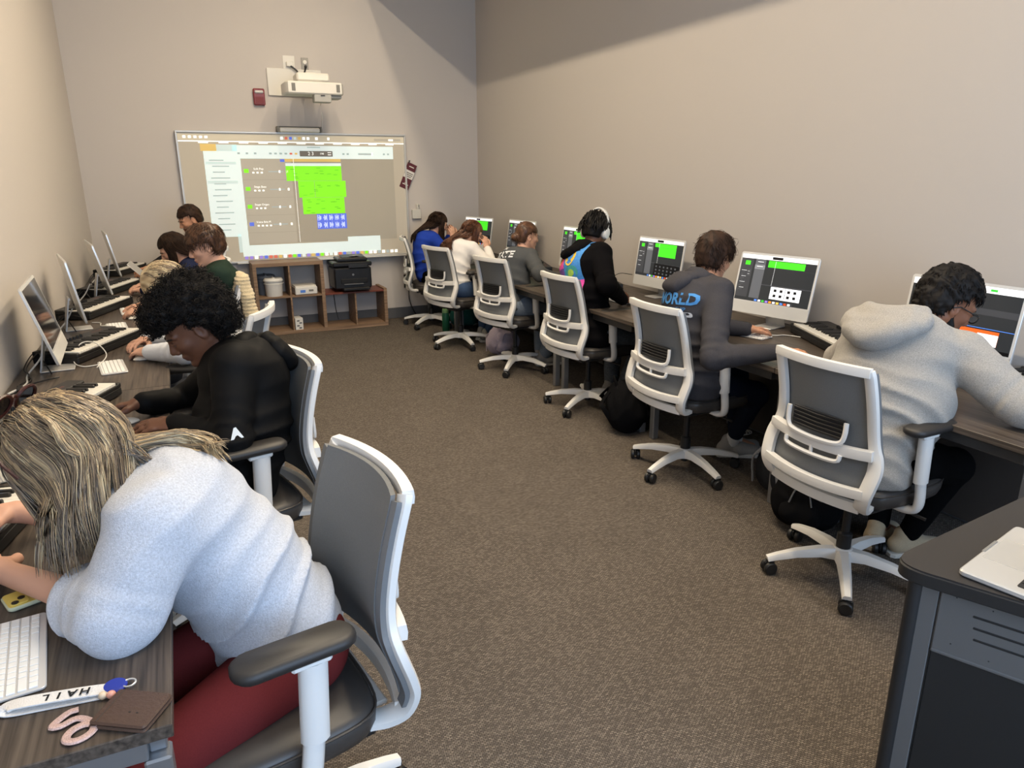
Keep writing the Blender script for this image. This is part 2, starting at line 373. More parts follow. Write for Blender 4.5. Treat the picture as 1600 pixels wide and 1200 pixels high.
    fs += [tuple(range(n))[::-1], tuple((len(lv)-1)*n+j for j in range(n))]
    st.add(vs, fs); se = part('seat', st, seat_vinyl, t, 70)
    part('seat_piping', MB().tube([(p[0], p[1], p[2]) for p in ring(1.0, .496)], .0035, 5, closed=True), seat_vinyl, se, 60)
    part('seat_pan', MB().box((.03, 0, .425), (.40, .42, .02), .006), black_pl, t)
    mc = MB(); mc.box((.0, 0, .395), (.24, .16, .05), .012); mc.box((-.15, 0, .425), (.16, .09, .03), .008); mc.tube([(.05, -.05, .39), (.06, -.25, .385), (.07, -.29, .38)], .007, 6); part('tilt_mechanism', mc, black_pl, t)
    sp = MB(); sp.box((-.18, 0, .438), (.10, .30, .016), .006); part('back_bracket', sp, white_pl, t)
    # arms
    for sd in (1, -1):
        am = MB(); path = spline([(.0, sd*.17, .425), (.01, sd*.23, .418), (.015, sd*.272, .43), (.012, sd*.287, .47), (.0, sd*.287, .56), (-.005, sd*.287, .60)], 4)
        am.sweep(path, [(-.02, -.012), (.02, -.012), (.027, 0), (.02, .012), (-.02, .012), (-.027, 0)], [V3(0, -sd*.0+.0, 1) if i < 8 else V3(0, -sd, 0) for i in range(len(path))]) if False else am.tube(path, [.024]*len(path), 10, flat=.72, up=V3(0, -sd*.2, 0)+V3(0, 0, 1e-3)+V3(0, sd, .001)*0 if False else None)
        a = part('arm_post', am, white_pl, t, 50)
        part('arm_sleeve', MB().tube([(-.002, sd*.287, .555), (-.012, sd*.287, .745)], .032, 12, flat=.75, up=V3(0, 1, 0)), white_pl, a, 50)
        part('arm_collar', MB().box((-.006, sd*.282, .748), (.085, .05, .018), .005), white_pl, a)
        pp = rrect(.255, .09, .04, 4, .02, sd*.278); part('arm_pad', MB().prism(pp, .757, .787, None, .009), pad_m, t, 50)
    # column and five-star base
    cl = MB(); cl.lathe([(.030, .085), (.030, .20), (.026, .205), (.017, .21), (.017, .40)], n=14); part('column', cl, black_pl, t)
    hub = MB(); hub.lathe([(.030, .075), (.046, .08), (.05, .10), (.046, .128), (.036, .135)], n=18); part('hub', hub, white_pl, t); part('hub_foot', MB().lathe([(.016, .052), (.022, .056), (.022, .08)], n=14), black_pl, t)
    lm = MB(); path = [(.028, 0, .108), (.10, 0, .114), (.20, 0, .104), (.28, 0, .086), (.322, 0, .074)]
    sec = [[(-w, -h), (w, -h), (w*.9, h*.3), (w*.55, h), (-w*.55, h), (-w*.9, h*.3)] for (w, h) in ((.033, .024), (.028, .019), (.024, .015), (.021, .012), (.019, .010))]
    lm.sweep(path, sec, V3(0, 0, 1)); lme = lm.mesh('base_leg', 40); lme.materials.append(white_pl)
    stem = MB().tube([(.310, 0, .035), (.310, 0, .078)], .010, 8).mesh('caster_stem'); stem.materials.append(black_pl)
    wh = MB()
    for y in (-.017, .017):
        wh.lathe([(.012, -.011), (.024, -.011), (.029, -.006), (.029, .006), (.024, .011), (.012, .011)], (.0, y, 0), 16, R=Matrix.Rotation(PI/2, 3, 'X'))
    wh.box((.0, 0, .012), (.05, .010, .034), .004); whe = wh.mesh('caster', 40); whe.materials.append(black_pl)
    for k in range(5):
        a = k*2*PI/5; l = link('base_leg', lme, white_pl, t); l.rotation_euler = (0, 0, a)
        c = link('caster', whe, black_pl, l); c.location = (.310, 0, .0295); c.rotation_euler = (0, 0, .7+k*1.3)
        link('caster_stem', stem, black_pl, c).location = (-.310, 0, -.0295) if False else (-.310*math.cos(.7+k*1.3), .310*math.sin(.7+k*1.3), -.0295)
        for ch in c.children: ch.rotation_euler = (0, 0, -(.7+k*1.3))
    return t
CH = build_chair()
# x, y, facing (degrees), label
CHAIRS = [
 (2.47, 1.905, 2, 'white and grey task chair nearest the lectern, behind the person in the light grey hoodie'),
 (2.585, 3.14, 1, 'white and grey task chair of the person in the charcoal printed hoodie'),
 (2.67, 4.41, 5, 'white and grey task chair of the person with white headphones'),
 (2.64, 5.63, 14, 'white and grey task chair of the person with the hair bun, lavender backpack beneath'),
 (2.53, 6.72, 15, 'white and grey task chair of the person in the white top, green bottle behind it'),
 (2.58, 7.80, -14, 'white and grey task chair of the person in blue, by the back wall'),
 (.085, 1.575, 190, 'white and grey task chair in the foreground, woman in the heathered sweatshirt perched on it'),
 (.10, 2.77, 193, 'white and grey task chair of the person with the afro and black jacket'),
 (.10, 4.03, 160, 'white and grey task chair with curved top beside the open shelf, behind the blonde person'),
 (.06, 5.18, 182, 'white and grey task chair with the cream knit cardigan hung on it'),
 (.06, 6.45, 180, 'white and grey task chair of the person with long dark hair in navy'),
 (.12, 7.62, 184, 'white and grey task chair of the short-haired man, closest to the whiteboard on the left'),
]
CHO = []
for i, (x, y, a, lb) in enumerate(CHAIRS):
    o = CH if i == 0 else dup(CH, (0, 0, 0), 0)
    o.location = (x, y, 0); o.rotation_euler = (0, 0, math.radians(a)); tag(o, lb, 'chair', 'white and grey task chairs'); CHO.append(o)
# swivel the five-star bases: each differently
SW = [15-8, 51-1, 69-7, 15-15, 57-17, 3+14, 40, 10, 30, 20, 50, 0]
for o, s in zip(CHO, SW):
    k = 0
    for c in o.children:
        if c.name.startswith('base_leg'): c.rotation_euler = (0, 0, math.radians(s)+k*2*PI/5); k += 1

# ------------------------------------------------------------------ desks
desk_m = wood_mat('desk_laminate', (54, 47, 42), (94, 84, 75), ax=1, scale=.7, rough=.4); steel = mat('desk_steel', (150, 152, 155), rough=.35, metal=.7); edge_m = mat('desk_edge', (66, 60, 56), rough=.5)
def desk(name, label, xa, xb, ya, yb, legs, fm=None):
    t = thing(name, label, 'desk', ((xa+xb)/2, (ya+yb)/2, 0)); w = xb-xa; d = yb-ya
    part('desktop', MB().box((0, 0, DESK-.0135), (w, d, .027), .002), desk_m, t); 
    fr = MB()
    for x in (-w/2+.03, w/2-.03): fr.box((x, 0, DESK-.05), (.03, d-.06, .042), .003)
    for y in (-d/2+.025, d/2-.025): fr.box((0, y, DESK-.05), (w-.09, .03, .042), .003)
    part('frame', fr, fm or steel, t)
    for (x, y) in legs:
        part('leg', MB().box((x, y, (DESK-.071)/2), (.045, .045, DESK-.071), .004), steel, t)
    return t
LX1 = -.111
for k, (a, b, lb) in enumerate([(1.17, 3.447, 'long dark laminate desk along the left wall, end nearest the camera'), (3.452, 5.73, 'long dark laminate desk along the left wall, middle of the run'), (5.735, 8.36, 'long dark laminate desk along the left wall, end at the whiteboard wall')]):
    d = b-a; w = LX1-X0-.015
    desk('desk', lb, X0+.012, LX1, a, b, [(-w/2+.04, -d/2+.03), (w/2-.03, -d/2+.03), (-w/2+.04, d/2-.05), (w/2-.03, d/2-.05)])
RX0 = 2.565
for k, (a, b, lb) in enumerate([(1.30, 2.49, 'dark laminate desk on the right with the orange-lit screen, nearest the lectern'), (2.495, 3.71, 'dark laminate desk on the right where the charcoal hoodie sits'), (3.715, 4.93, 'dark laminate desk on the right where the headphones wearer sits'), (4.935, 6.15, 'dark laminate desk on the right where the person with the bun sits'), (6.155, 7.28, 'dark laminate desk on the right where the person in white sits'), (7.285, 8.36, 'dark laminate desk on the right in the far corner')]):
    d = b-a; w = X1-.015-RX0
    t = desk('desk', lb, RX0, X1-.015, a, b, [(-w/2+.16, -d/2+.07), (-w/2+.16, d/2-.07), (w/2-.04, -d/2+.07), (w/2-.04, d/2-.07)], mat('dark_frame', (46, 44, 43), rough=.5))
    part('modesty_panel', MB().box((w/2-.25, 0, .43), (.016, d-.12, .58), .002), edge_m, t)

# ------------------------------------------------------------------ all-in-one computers
alu = mat('silver_aluminium', (214, 214, 212), rough=.32, metal=.55); chin_m = mat('pale_chin', (222, 221, 216), rough=.3); bez_m = mat('white_bezel', (235, 234, 230), rough=.25, coat=.4)
def em(name, rgb, s=1.): return mat('screen_'+name, rgb, rough=.3, emit=s, spec=.3)
S_dk = em('dark', (44, 46, 48), .8); S_dk2 = em('dark2', (62, 63, 66), .8); S_md = em('mid', (92, 94, 98), .8); S_gr = em('green', (70, 214, 40), .95); S_wh = em('white', (236, 238, 240), .9); S_ro = em('deep_orange', (226, 96, 36), .9); S_ml = em('midlight', (132, 134, 138), .8); S_bl = em('black', (18, 18, 20), .6); S_or = em('orange', (246, 150, 40), .9); S_rd = em('red', (206, 70, 30), .9); S_yl = em('yellow', (250, 200, 90), .9); S_gg = em('guitar_green', (60, 190, 60), .9); S_bu = em('blue', (80, 130, 220), .9); S_pu = em('violet', (150, 120, 220), .9)
S_off = mat('screen_off', (16, 16, 18), rough=.06, spec=.7, coat=.5); IW, IH = .535, .375; SCR_Z0, SCR_H = .078, .283
def screen_rects(par, rects):
    """rects: name, x0,x1,y0,y1 as fractions of the screen (y from the bottom), material, layer"""
    sw = IW-.026; sh = SCR_H; sub = {}
    for (nm, x0, x1, y0, y1, m, ly) in rects:
        f = .0012+.0004*ly
        part(nm, MB().quad((f, (x0-.5)*sw, SCR_Z0+y0*sh), (f, (x1-.5)*sw, SCR_Z0+y0*sh), (f, (x1-.5)*sw, SCR_Z0+y1*sh), (f, (x0-.5)*sw, SCR_Z0+y1*sh)), m, par, 0)
def daw(kind):
    """rectangles of the music program on a screen"""
    R = [('toolbar', 0, 1, .915, 1, S_wh, 1), ('display_strip', .42, .56, .93, .985, S_bl, 2), ('library_panel', 0, .17, .07, .915, S_dk2, 1), ('track_headers', .20, .34, .07, .915, S_md, 1), ('instrument_icon', .06, .13, .77, .86, S_gr, 2)]
    for k in range(11): R.append(('list_line', .025+.01*(k % 2), .10-.02*(k % 3), .64-.042*k, .647-.042*k, S_md if k % 3 else S_wh, 2))
    for k in range(5): R.append(('preset_line', .115, .155-.01*(k % 2), .66-.03*k, .666-.03*k, S_wh if k % 2 else S_md, 2))
    for k in range(2): R.append(('header_line', .23, .31, .85-.10*k, .862-.10*k, S_wh, 3)); R.append(('header_fader', .23, .32, .83-.10*k, .836-.10*k, S_bl, 3))
    R += [('selected_header', .20, .34, .70, .79, S_ml, 2), ('lane_line', .34, 1, .738, .742, S_dk2, 1), ('playhead_line', .475, .478, .38, .90, S_wh, 3), ('control_divider', .34, 1, .375, .382, S_md, 2)]
    if kind == 0: R += [('track_region', .38, .86, .76, .90, S_gr, 2), ('dock', .28, .80, .0, .055, S_dk2, 1), ('plugin_panel', .48, .88, .10, .36, S_wh, 2), ('plugin_divider', .675, .68, .11, .35, S_md, 3)]
    if kind == 0:
        for a in range(4):
            for b in range(2): R.append(('knob_icon', .545+.08*a-.018+(.02 if a > 1 else 0), .545+.08*a+.018+(.02 if a > 1 else 0), .15+.11*b, .205+.11*b, S_bl, 4))
    if kind == 1: R += [('track_region', .38, .86, .80, .90, S_gr, 2), ('track_region', .48, .86, .56, .795, S_gr, 2), ('mixer_panel', .42, .98, .04, .38, S_bl, 2)]
    if kind == 1:
        for a in range(6):
            for b in range(3): R.append(('fader_icon', .46+.085*a, .49+.085*a, .10+.09*b, .14+.09*b, S_md, 3))
    if kind == 2: R = [('toolbar', 0, 1, .90, 1, S_wh, 1), ('toolbar_chip', .72, .78, .93, .965, S_gg, 2), ('guitar_body', .07, .12, .74, .82, S_gg, 2), ('guitar_neck', .115, .19, .81, .835, S_gg, 2), ('track_lane', .30, 1, .56, .66, S_dk2, 1), ('pane_divider', .30, 1, .352, .362, S_bu, 2), ('amp_panel', .42, .88, .10, .33, S_or, 2), ('amp_panel_top', .42, .88, .27, .33, S_ro, 3), ('amp_yellow_part', .42, .62, .10, .25, S_yl, 3), ('amp_cloth', .70, .88, .10, .28, S_wh, 4)]+[('amp_knob', .60+.06*k, .635+.06*k, .215, .265, S_wh, 5) for k in range(3)]+[('dock', .2, 1, 0, .055, S_bl, 1), ('dock_icon', .56, .61, .015, .06, S_gg, 3)]  # amp picture: orange panel with a yellow lower left part
    if kind in (0, 1):
        cols = [S_bu, S_wh, S_gg, S_pu, S_or, S_wh, S_yl, S_bu, S_rd, S_wh]
        R += [('dock_icon', .29+.05*k, .325+.05*k, .008, .05, cols[k], 3) for k in range(10)]
    return R
def build_imac(label, loc, rz, tilt, kind, on=True, group=None):
    t = thing('desktop_computer', label, 'computer', loc, rz, group)
    base = MB(); base.box((-.035, 0, .004), (.145, .13, .007), .0025); bs = part('foot', base, alu, t)
    st = MB(); st.sweep([(-.105, 0, .006), (-.100, 0, .02), (-.072, 0, .16), (-.064, 0, .20)], [(-.065, -.0035), (.065, -.0035), (.065, .0035), (-.065, .0035)], V3(1, 0, 0)); part('stand', st, alu, t)
    M = Matrix.Translation((0, 0, .072)) @ Matrix.Rotation(-tilt, 4, 'Y')
    body = MB().prism(rrect(IW, IH, .014, 4, 0, IH/2), -.0115, 0, frame2((0, 0, 0), (0, 1, 0), (0, 0, 1)), .0015); d = part('display', body, alu, t); d.matrix_local = M
    part('bezel', MB().prism(rrect(IW-.002, IH-.07, .012, 4, 0, .069+(IH-.07)/2), 0, .0006, frame2((0, 0, 0), (0, 1, 0), (0, 0, 1))), bez_m, d)
    part('chin', MB().prism(rrect(IW-.002, .068, .012, 4, 0, .0348), 0, .0005, frame2((0, 0, 0), (0, 1, 0), (0, 0, 1))), chin_m, d)
    w = IW-.026; s = part('screen', MB().box((.0008, 0, SCR_Z0+SCR_H/2), (.0006, w, SCR_H)), S_dk if on else S_off, d)
    if on: screen_rects(d, daw(kind))
    part('hinge', MB().tube([(-.062, -.06, .195), (-.062, .06, .195)], .008, 8), alu, t)
    return t
RI = [(3.164, 2.039, 0., .12, 2, 'all-in-one computer with an orange amplifier picture on its screen'), (3.204, 3.225, .2, .212, 0, 'all-in-one computer showing one green track and a white knob panel'), (3.255, 4.446, .05, .137, 1, 'all-in-one computer showing stacked green regions, beside the headphones wearer'),
      (3.27, 5.72, .02, .14, 1, 'all-in-one computer half hidden behind the headphones wearer'), (3.25, 6.86, .10, .15, 1, 'all-in-one computer behind the person with the bun'), (3.06, 7.58, .22, .15, 1, 'all-in-one computer in the far right corner of the room')]
for (x, y, r, ti, k, lb) in RI: build_imac(lb, (x, y, DESK), PI+r, ti, k, True, 'all-in-one computers on the right desks')
LI = [(-.585, 2.56, .2, .25, 'all-in-one computer showing only its pale foot at the left edge by the blonde hair'), (-.571, 4.0, .05, .256, 'thin silver all-in-one computer, front-most of the left-wall row'), (-.584, 5.04, .186, .152, 'thin silver all-in-one computer, second in the left-wall row'), (-.516, 6.18, .175, .22, 'thin silver all-in-one computer, third in the left-wall row'), (-.50, 7.22, .13, .18, 'thin silver all-in-one computer, last of the left-wall row by the laptop')]
for i, (x, y, r, ti, lb) in enumerate(LI): build_imac(lb, (x, y, DESK), r, ti, 1, False, 'all-in-one computers on the left desks')
# ------------------------------------------------------------------ people: smooth implicit surfaces turned into meshes
class SDF:
    def __init__(s): s.p = []
    def cap(s, a, b, ra, rb=None, k=.02, wide=None, op='u'):
        """tapered capsule; wide=(direction, factor>1) makes the section broader along that direction"""
        s.p.append(('c', np.asarray(a, float), np.asarray(b, float), float(ra), float(ra if rb is None else rb), k, wide, op)); return s
    def ell(s, c, r, R=None, k=.02, op='u'):
        s.p.append(('e', np.asarray(c, float), np.asarray(r, float), np.eye(3) if R is None else np.asarray(R, float), k, op)); return s
    def bounds(s):
        lo = np.full(3, 9e9); hi = -lo
        for q in s.p:
            if q[-1] != 'u': continue
            a, b = s.box(q); lo = np.minimum(lo, a); hi = np.maximum(hi, b)
        return lo, hi
    @staticmethod
    def box(q):
        if q[0] == 'c':
            r = max(q[3], q[4]); e = np.full(3, r)
            if q[6] is not None: e = e+np.abs(q[6][0])*r*(q[6][1]-1)
            return np.minimum(q[1], q[2])-e, np.maximum(q[1], q[2])+e
        e = np.sqrt(((q[3]*q[2][:, None])**2).sum(0)); return q[1]-e, q[1]+e
    def mesh(s, h, disp=None, clip=None):
        lo, hi = s.bounds(); lo = lo-3*h-.01; hi = hi+3*h+.01; n = np.ceil((hi-lo)/h).astype(int)+1
        F = np.full(n, .2, np.float32); ax = [(lo[i]+h*np.arange(n[i])).astype(np.float32) for i in range(3)]
        for q in s.p:
            a, b = s.box(q); k = q[-3] if q[0] == 'c' else q[-2]; m = k+2.5*h
            i0 = np.maximum(0, np.floor((a-m-lo)/h)).astype(int); i1 = np.minimum(n, np.ceil((b+m-lo)/h).astype(int)+1)
            if (i1 <= i0).any(): continue
            X = ax[0][i0[0]:i1[0], None, None]; Y = ax[1][None, i0[1]:i1[1], None]; Z = ax[2][None, None, i0[2]:i1[2]]
            if q[0] == 'c':
                A, B, ra, rb, w = q[1], q[2], q[3], q[4], q[6]; px, py, pz = X-A[0], Y-A[1], Z-A[2]; ba = B-A; sc = 1.
                if w is not None:
                    d = np.asarray(w[0], float); f = 1-1/w[1]; pd = px*d[0]+py*d[1]+pz*d[2]; px = px-f*pd*d[0]; py = py-f*pd*d[1]; pz = pz-f*pd*d[2]; ba = ba-f*(ba@d)*d
                t = np.clip((px*ba[0]+py*ba[1]+pz*ba[2])/max(1e-9, ba@ba), 0, 1)
                D = np.sqrt((px-ba[0]*t)**2+(py-ba[1]*t)**2+(pz-ba[2]*t)**2)-(ra+(rb-ra)*t)
            else:
                c, r, R = q[1], q[2], q[3]; px, py, pz = X-c[0], Y-c[1], Z-c[2]; k0 = 0; k1 = 0
                for i in range(3):
                    u = px*R[i, 0]+py*R[i, 1]+pz*R[i, 2]; k0 = k0+(u/r[i])**2; k1 = k1+(u/r[i]**2)**2
                k0 = np.sqrt(k0); D = k0*(k0-1)/np.maximum(1e-6, np.sqrt(k1))
            sl = (slice(i0[0], i1[0]), slice(i0[1], i1[1]), slice(i0[2], i1[2])); G = F[sl]
            if q[-1] == 'u':
                hh = np.clip(.5+.5*(G-D)/k, 0, 1); F[sl] = G+(D-G)*hh-k*hh*(1-hh)
            else:
                hh = np.clip(.5-.5*(G+D)/k, 0, 1); F[sl] = G+(-D-G)*hh+k*hh*(1-hh)
        if disp is not None or clip is not None:
            I = np.where(np.abs(F) < .035); P = np.stack([ax[i][I[i]] for i in range(3)], 1)
            if disp is not None: F[I] += disp(P).astype(np.float32)
            if clip is not None:
                I = np.where(F < .03); P = np.stack([ax[i][I[i]] for i in range(3)], 1); F[I] = np.maximum(F[I], clip(P).astype(np.float32))
        return nets(F, lo, h)
def nets(F, lo, h):
    S = F < 0; C = np.zeros(np.array(F.shape)-1, np.uint8)
    sl = [slice(0, -1), slice(1, None)]
    for i in (0, 1):
        for j in (0, 1):
            for k in (0, 1): C += S[sl[i], sl[j], sl[k]]
    M = (C > 0) & (C < 8); I = np.stack(np.nonzero(M), 1); idx = np.full(C.shape, -1, np.int32); idx[M] = np.arange(len(I))
    off = np.array([(i, j, k) for i in (0, 1) for j in (0, 1) for k in (0, 1)]); val = np.stack([F[I[:, 0]+o[0], I[:, 1]+o[1], I[:, 2]+o[2]] for o in off], 1)
    acc = np.zeros((len(I), 3)); cnt = np.zeros(len(I))
    for a in range(8):
        for b in range(a+1, 8):
            if np.abs(off[a]-off[b]).sum() != 1: continue
            va, vb = val[:, a], val[:, b]; x = (va < 0) != (vb < 0); t = np.where(x, va/np.where(x, va-vb, 1), 0)
            acc += np.where(x[:, None], off[a]+(off[b]-off[a])*t[:, None], 0); cnt += x
    V = lo+(I+acc/cnt[:, None])*h; Q = []
    for axn in range(3):
        s0 = [slice(None)]*3; s1 = [slice(None)]*3; s0[axn] = slice(0, -1); s1[axn] = slice(1, None)
        E = S[tuple(s0)] != S[tuple(s1)]; e = np.stack(np.nonzero(E), 1); u, v = (axn+1) % 3, (axn+2) % 3
        e = e[(e[:, u] > 0) & (e[:, v] > 0) & (e[:, u] < F.shape[u]-1) & (e[:, v] < F.shape[v]-1)]
        du = np.zeros(3, int); dv = np.zeros(3, int); du[u] = 1; dv[v] = 1
        g = lambda w: idx[w[:, 0], w[:, 1], w[:, 2]]
        q = np.stack([g(e-du-dv), g(e-dv), g(e), g(e-du)], 1); pos = S[e[:, 0], e[:, 1], e[:, 2]]
        q[~pos] = q[~pos][:, ::-1]; Q.append(q)
    return V.astype(np.float64), np.concatenate(Q)
def np_mesh(name, V, Q, attrs=None, smooth=True):
    me = bpy.data.meshes.new(name); n = len(Q); k = Q.shape[1]
    me.vertices.add(len(V)); me.vertices.foreach_set('co', np.ascontiguousarray(V, np.float32).ravel())
    me.loops.add(n*k); me.loops.foreach_set('vertex_index', np.ascontiguousarray(Q, np.int32).ravel())
    me.polygons.add(n); me.polygons.foreach_set('loop_start', np.arange(0, n*k, k, dtype=np.int32))
    me.polygons.foreach_set('use_smooth', np.full(n, smooth)); me.update(calc_edges=True)
    for nm, a in (attrs or {}).items():
        t = me.attributes.new(nm, 'FLOAT', 'POINT'); t.data.foreach_set('value', np.ascontiguousarray(a, np.float32))
    return me
def strands_mesh(name, paths, radii, val, n=3):
    """paths (N,k,3): thin tapered tubes; radii (k,) or (N,k); val (N,) or (N,k) per-strand shade"""
    P = np.asarray(paths, float); N, k, _ = P.shape; T = np.gradient(P, axis=1); T /= np.maximum(1e-9, np.linalg.norm(T, axis=2, keepdims=True))
    ref = np.where(np.abs(T[:, :, 2:3]) < .8, np.array([0, 0, 1.]), np.array([1., 0, 0])); A = np.cross(T, ref); A /= np.maximum(1e-9, np.linalg.norm(A, axis=2, keepdims=True)); B = np.cross(T, A)
    R = np.broadcast_to(np.asarray(radii, float), (N, k)); th = 2*PI*np.arange(n)/n
    V = P[:, :, None]+R[:, :, None, None]*(A[:, :, None]*np.cos(th)[None, None, :, None]+B[:, :, None]*np.sin(th)[None, None, :, None])
    base = (np.arange(N)*k*n)[:, None, None]+(np.arange(k-1)*n)[None, :, None]; j = np.arange(n)[None, None, :]; j2 = (j+1) % n
    Q = np.stack(np.broadcast_arrays(base+j, base+j2, base+n+j2, base+n+j), -1).reshape(-1, 4)
    va = np.asarray(val, float); va = np.broadcast_to(va[:, None] if va.ndim == 1 else va, (N, k)); a = np.repeat(va.reshape(-1), n)
    return np_mesh(name, V.reshape(-1, 3), Q, {'hv': a})
def snoise(P, f, seed):
    """cheap smooth 3D noise from warped sines"""
    r = np.random.default_rng(seed); o = 0
    w = P*f
    for i in range(3):
        d = nrm(r.normal(size=3)); e = nrm(r.normal(size=3)); o = o+np.sin(w@d*(1+.6*i)+2.2*np.sin(w@e*.7+r.random()*6)+r.random()*6)/(1+.5*i)
    return o/2.2
def folds(seed, amp, f=22., vert=1.):
    def fn(P):
        w = P.copy(); w[:, 2] *= vert
        a = snoise(w, f, seed); b = snoise(w, f*.45, seed+5)
        return -amp*(1-2*np.abs(a))*(.5+.5*b)
    return fn
def ik(a, c, l1, l2, pole):
    """middle joint between a and c"""
    a = np.asarray(a, float); c = np.asarray(c, float); d = c-a; L = np.linalg.norm(d); u = d/L
    if L > (l1+l2)*.995: s = L/((l1+l2)*.995); l1 *= s; l2 *= s
    x = (l1*l1-l2*l2+L*L)/(2*L); y = math.sqrt(max(1e-6, l1*l1-x*x)); p = np.asarray(pole, float); p = nrm(p-u*(p@u)); return a+u*x+p*y
def skin_mat(name, rgb, lip):
    return ramp_mat(name, [rgb, lip], 'tint', rough=.5, spec=.35)
EYEW = mat('eye_white', (186, 176, 166), rough=.2); EYED = mat('eye_dark', (35, 24, 18), rough=.2)
class Person:
    def __init__(s, label, hub, deg, head, look, skin, wr=(None, None), pelv=-.02, bulk=1., bow=.03, twist=0., pole=((-.3, 1.0, -.5), (-.3, -1.0, -.5)), feet=None, hs=1., h=.0045, ch=.008, roll=0., belly=1., shz=.0, hand_dir=(None, None), curl=(.45, .45), knees_out=.06, neckback=.0, hw=1., armr=1., elb=(None, None)):
        s.h, s.ch, s.hs, s.bulk, s.armr = h, ch, hs, bulk, armr
        a = math.radians(deg); s.F = V3(math.cos(a), math.sin(a), 0); s.Lt = V3(-math.sin(a), math.cos(a), 0); s.up = V3(0, 0, 1); s.base = V3(hub[0], hub[1], 0)
        s.t = thing('person', label, 'person', (hub[0], hub[1], 0)); s.seed = abs(hash(label)) % 1000 if False else int(hub[0]*100+hub[1]*37) % 997+5
        s.hd = V3(*head); lk = nrm(look); s.hf = lk; up0 = V3(0, 0, 1)-lk*lk[2]; up0 = nrm(up0); sd = np.cross(up0, lk)    # head: forward, left, up
        s.hu = nrm(up0*math.cos(roll)+sd*math.sin(roll)); s.hl = np.cross(s.hu, s.hf)
        s.P = s.base+s.F*pelv+V3(0, 0, .615)
        s.nk = s.hd-s.hu*.105*hs-s.hf*(.045*hs+neckback)-V3(0, 0, .045)
        tors = s.nk-s.P; s.td = nrm(tors); s.tl = np.linalg.norm(tors)
        lat = s.Lt*math.cos(twist)+s.F*math.sin(twist)*(-1); s.lat = nrm(lat-s.td*(lat@s.td)); s.fr = np.cross(s.lat, s.td)   # torso front
        s.mid = s.P+tors*.42-s.fr*bow; s.chest = s.P+tors*.78-s.fr*bow*1.15
        sw = .158*(1+.45*(bulk-1))*hw; s.sh = [s.nk-s.td*(.055+shz)-s.fr*.01+s.lat*sw*q for q in (1, -1)]
        s.hip = [s.P+s.Lt*.085*q*(1+.5*(bulk-1))-V3(0, 0, .015) for q in (1, -1)]
        ft = feet or ((.36, .12), (.36, -.12))
        s.an = [s.base+s.F*ft[i][0]+s.Lt*ft[i][1]+V3(0, 0, ft[i][2] if len(ft[i]) > 2 else .095) for i in (0, 1)]
        s.kn = [ik(s.hip[i], s.an[i], .43, .42, s.F*.8+V3(0, 0, .6)+s.Lt*(knees_out if i == 0 else -knees_out)*5) for i in (0, 1)]
        s.wr = []; s.el = []
        for i in (0, 1):
            w = wr[i]; w = V3(*w) if w is not None else s.base+s.F*.40+s.Lt*(.17 if i == 0 else -.17)+V3(0, 0, DESK+.045)
            s.wr.append(w); p = pole[i]; s.el.append(V3(*elb[i]) if elb[i] is not None else ik(s.sh[i], w, .285, .25, s.F*p[0]+s.Lt*p[1]+s.up*p[2]))
        s.hdir = [nrm(hand_dir[i]) if hand_dir[i] is not None else nrm(nrm(s.wr[i]-s.el[i])*V3(1, 1, .15)) for i in (0, 1)]; s.curl = curl
        s.skin = skin; s.belly = belly
    # --- the skin: head, neck, hands and a slim body inside the clothes, one continuous mesh
    def H(s, f, l, u): return s.hd+(s.hf*f+s.hl*l+s.hu*u)*s.hs
    def body(s, fore=False, nose=1., lipf=1., shin=False):
        d = SDF(); H = s.H; q = s.hs; R = np.stack([s.hf, s.hl, s.hu])
        d.ell(H(-.012, 0, .035), V3(.098, .076, .090)*q, R, .015); d.ell(H(.026, 0, -.028), V3(.072, .060, .082)*q, R, .03)
        for sg in (1, -1):
            d.cap(H(-.005, sg*.052, -.05), H(.062, sg*.020, -.098), .020*q, .016*q, .025); d.ell(H(.062, sg*.036, -.022), V3(.026, .024, .022)*q, R, .02)
            d.ell(H(-.008, sg*.076, -.012), V3(.020, .008, .032)*q, R, .006); d.ell(H(-.004, sg*.083, -.010), V3(.009, .006, .017)*q, R, .004, 's')
            d.cap(H(.085, sg*.012, .022), H(.074, sg*.050, .024), .010*q, .008*q, .016)
            d.ell(H(.101, sg*.031, .001), V3(.017, .016, .012)*q, R, .012, 's'); d.ell(H(.080, sg*.031, .000), V3(.013, .014, .012)*q, R, .006)
            d.ell(H(.100, sg*.0125*nose, -.035), V3(.011, .0085*nose, .0085)*q, R, .008)
        d.ell(H(.078, 0, -.105), V3(.022, .022, .017)*q, R, .02)
        d.cap(H(.091, 0, .012), H(.113, 0, -.026), .0075*q, .0115*q, .014)
        d.ell(H(.088, 0, -.062), V3(.017, .025, .008*lipf)*q, R, .008); d.ell(H(.084, 0, -.075), V3(.017, .021, .008*lipf)*q, R, .008); d.cap(H(.106, .02, -.0685), H(.106, -.02, -.0685), .0025, .0025, .003, None, 's')
        nb = s.nk
        d.cap(H(-.025, 0, -.045), nb-s.td*.03, .054*q, .060*q, .03)
        # slim inner body
        d.cap(nb-s.td*.02, s.chest, .055, .045, .05, (s.lat, 1.3)); d.cap(s.chest, s.mid, .045, .042, .04, (s.lat, 1.3)); d.cap(s.mid, s.P, .042, .045, .04, (s.Lt, 1.3))
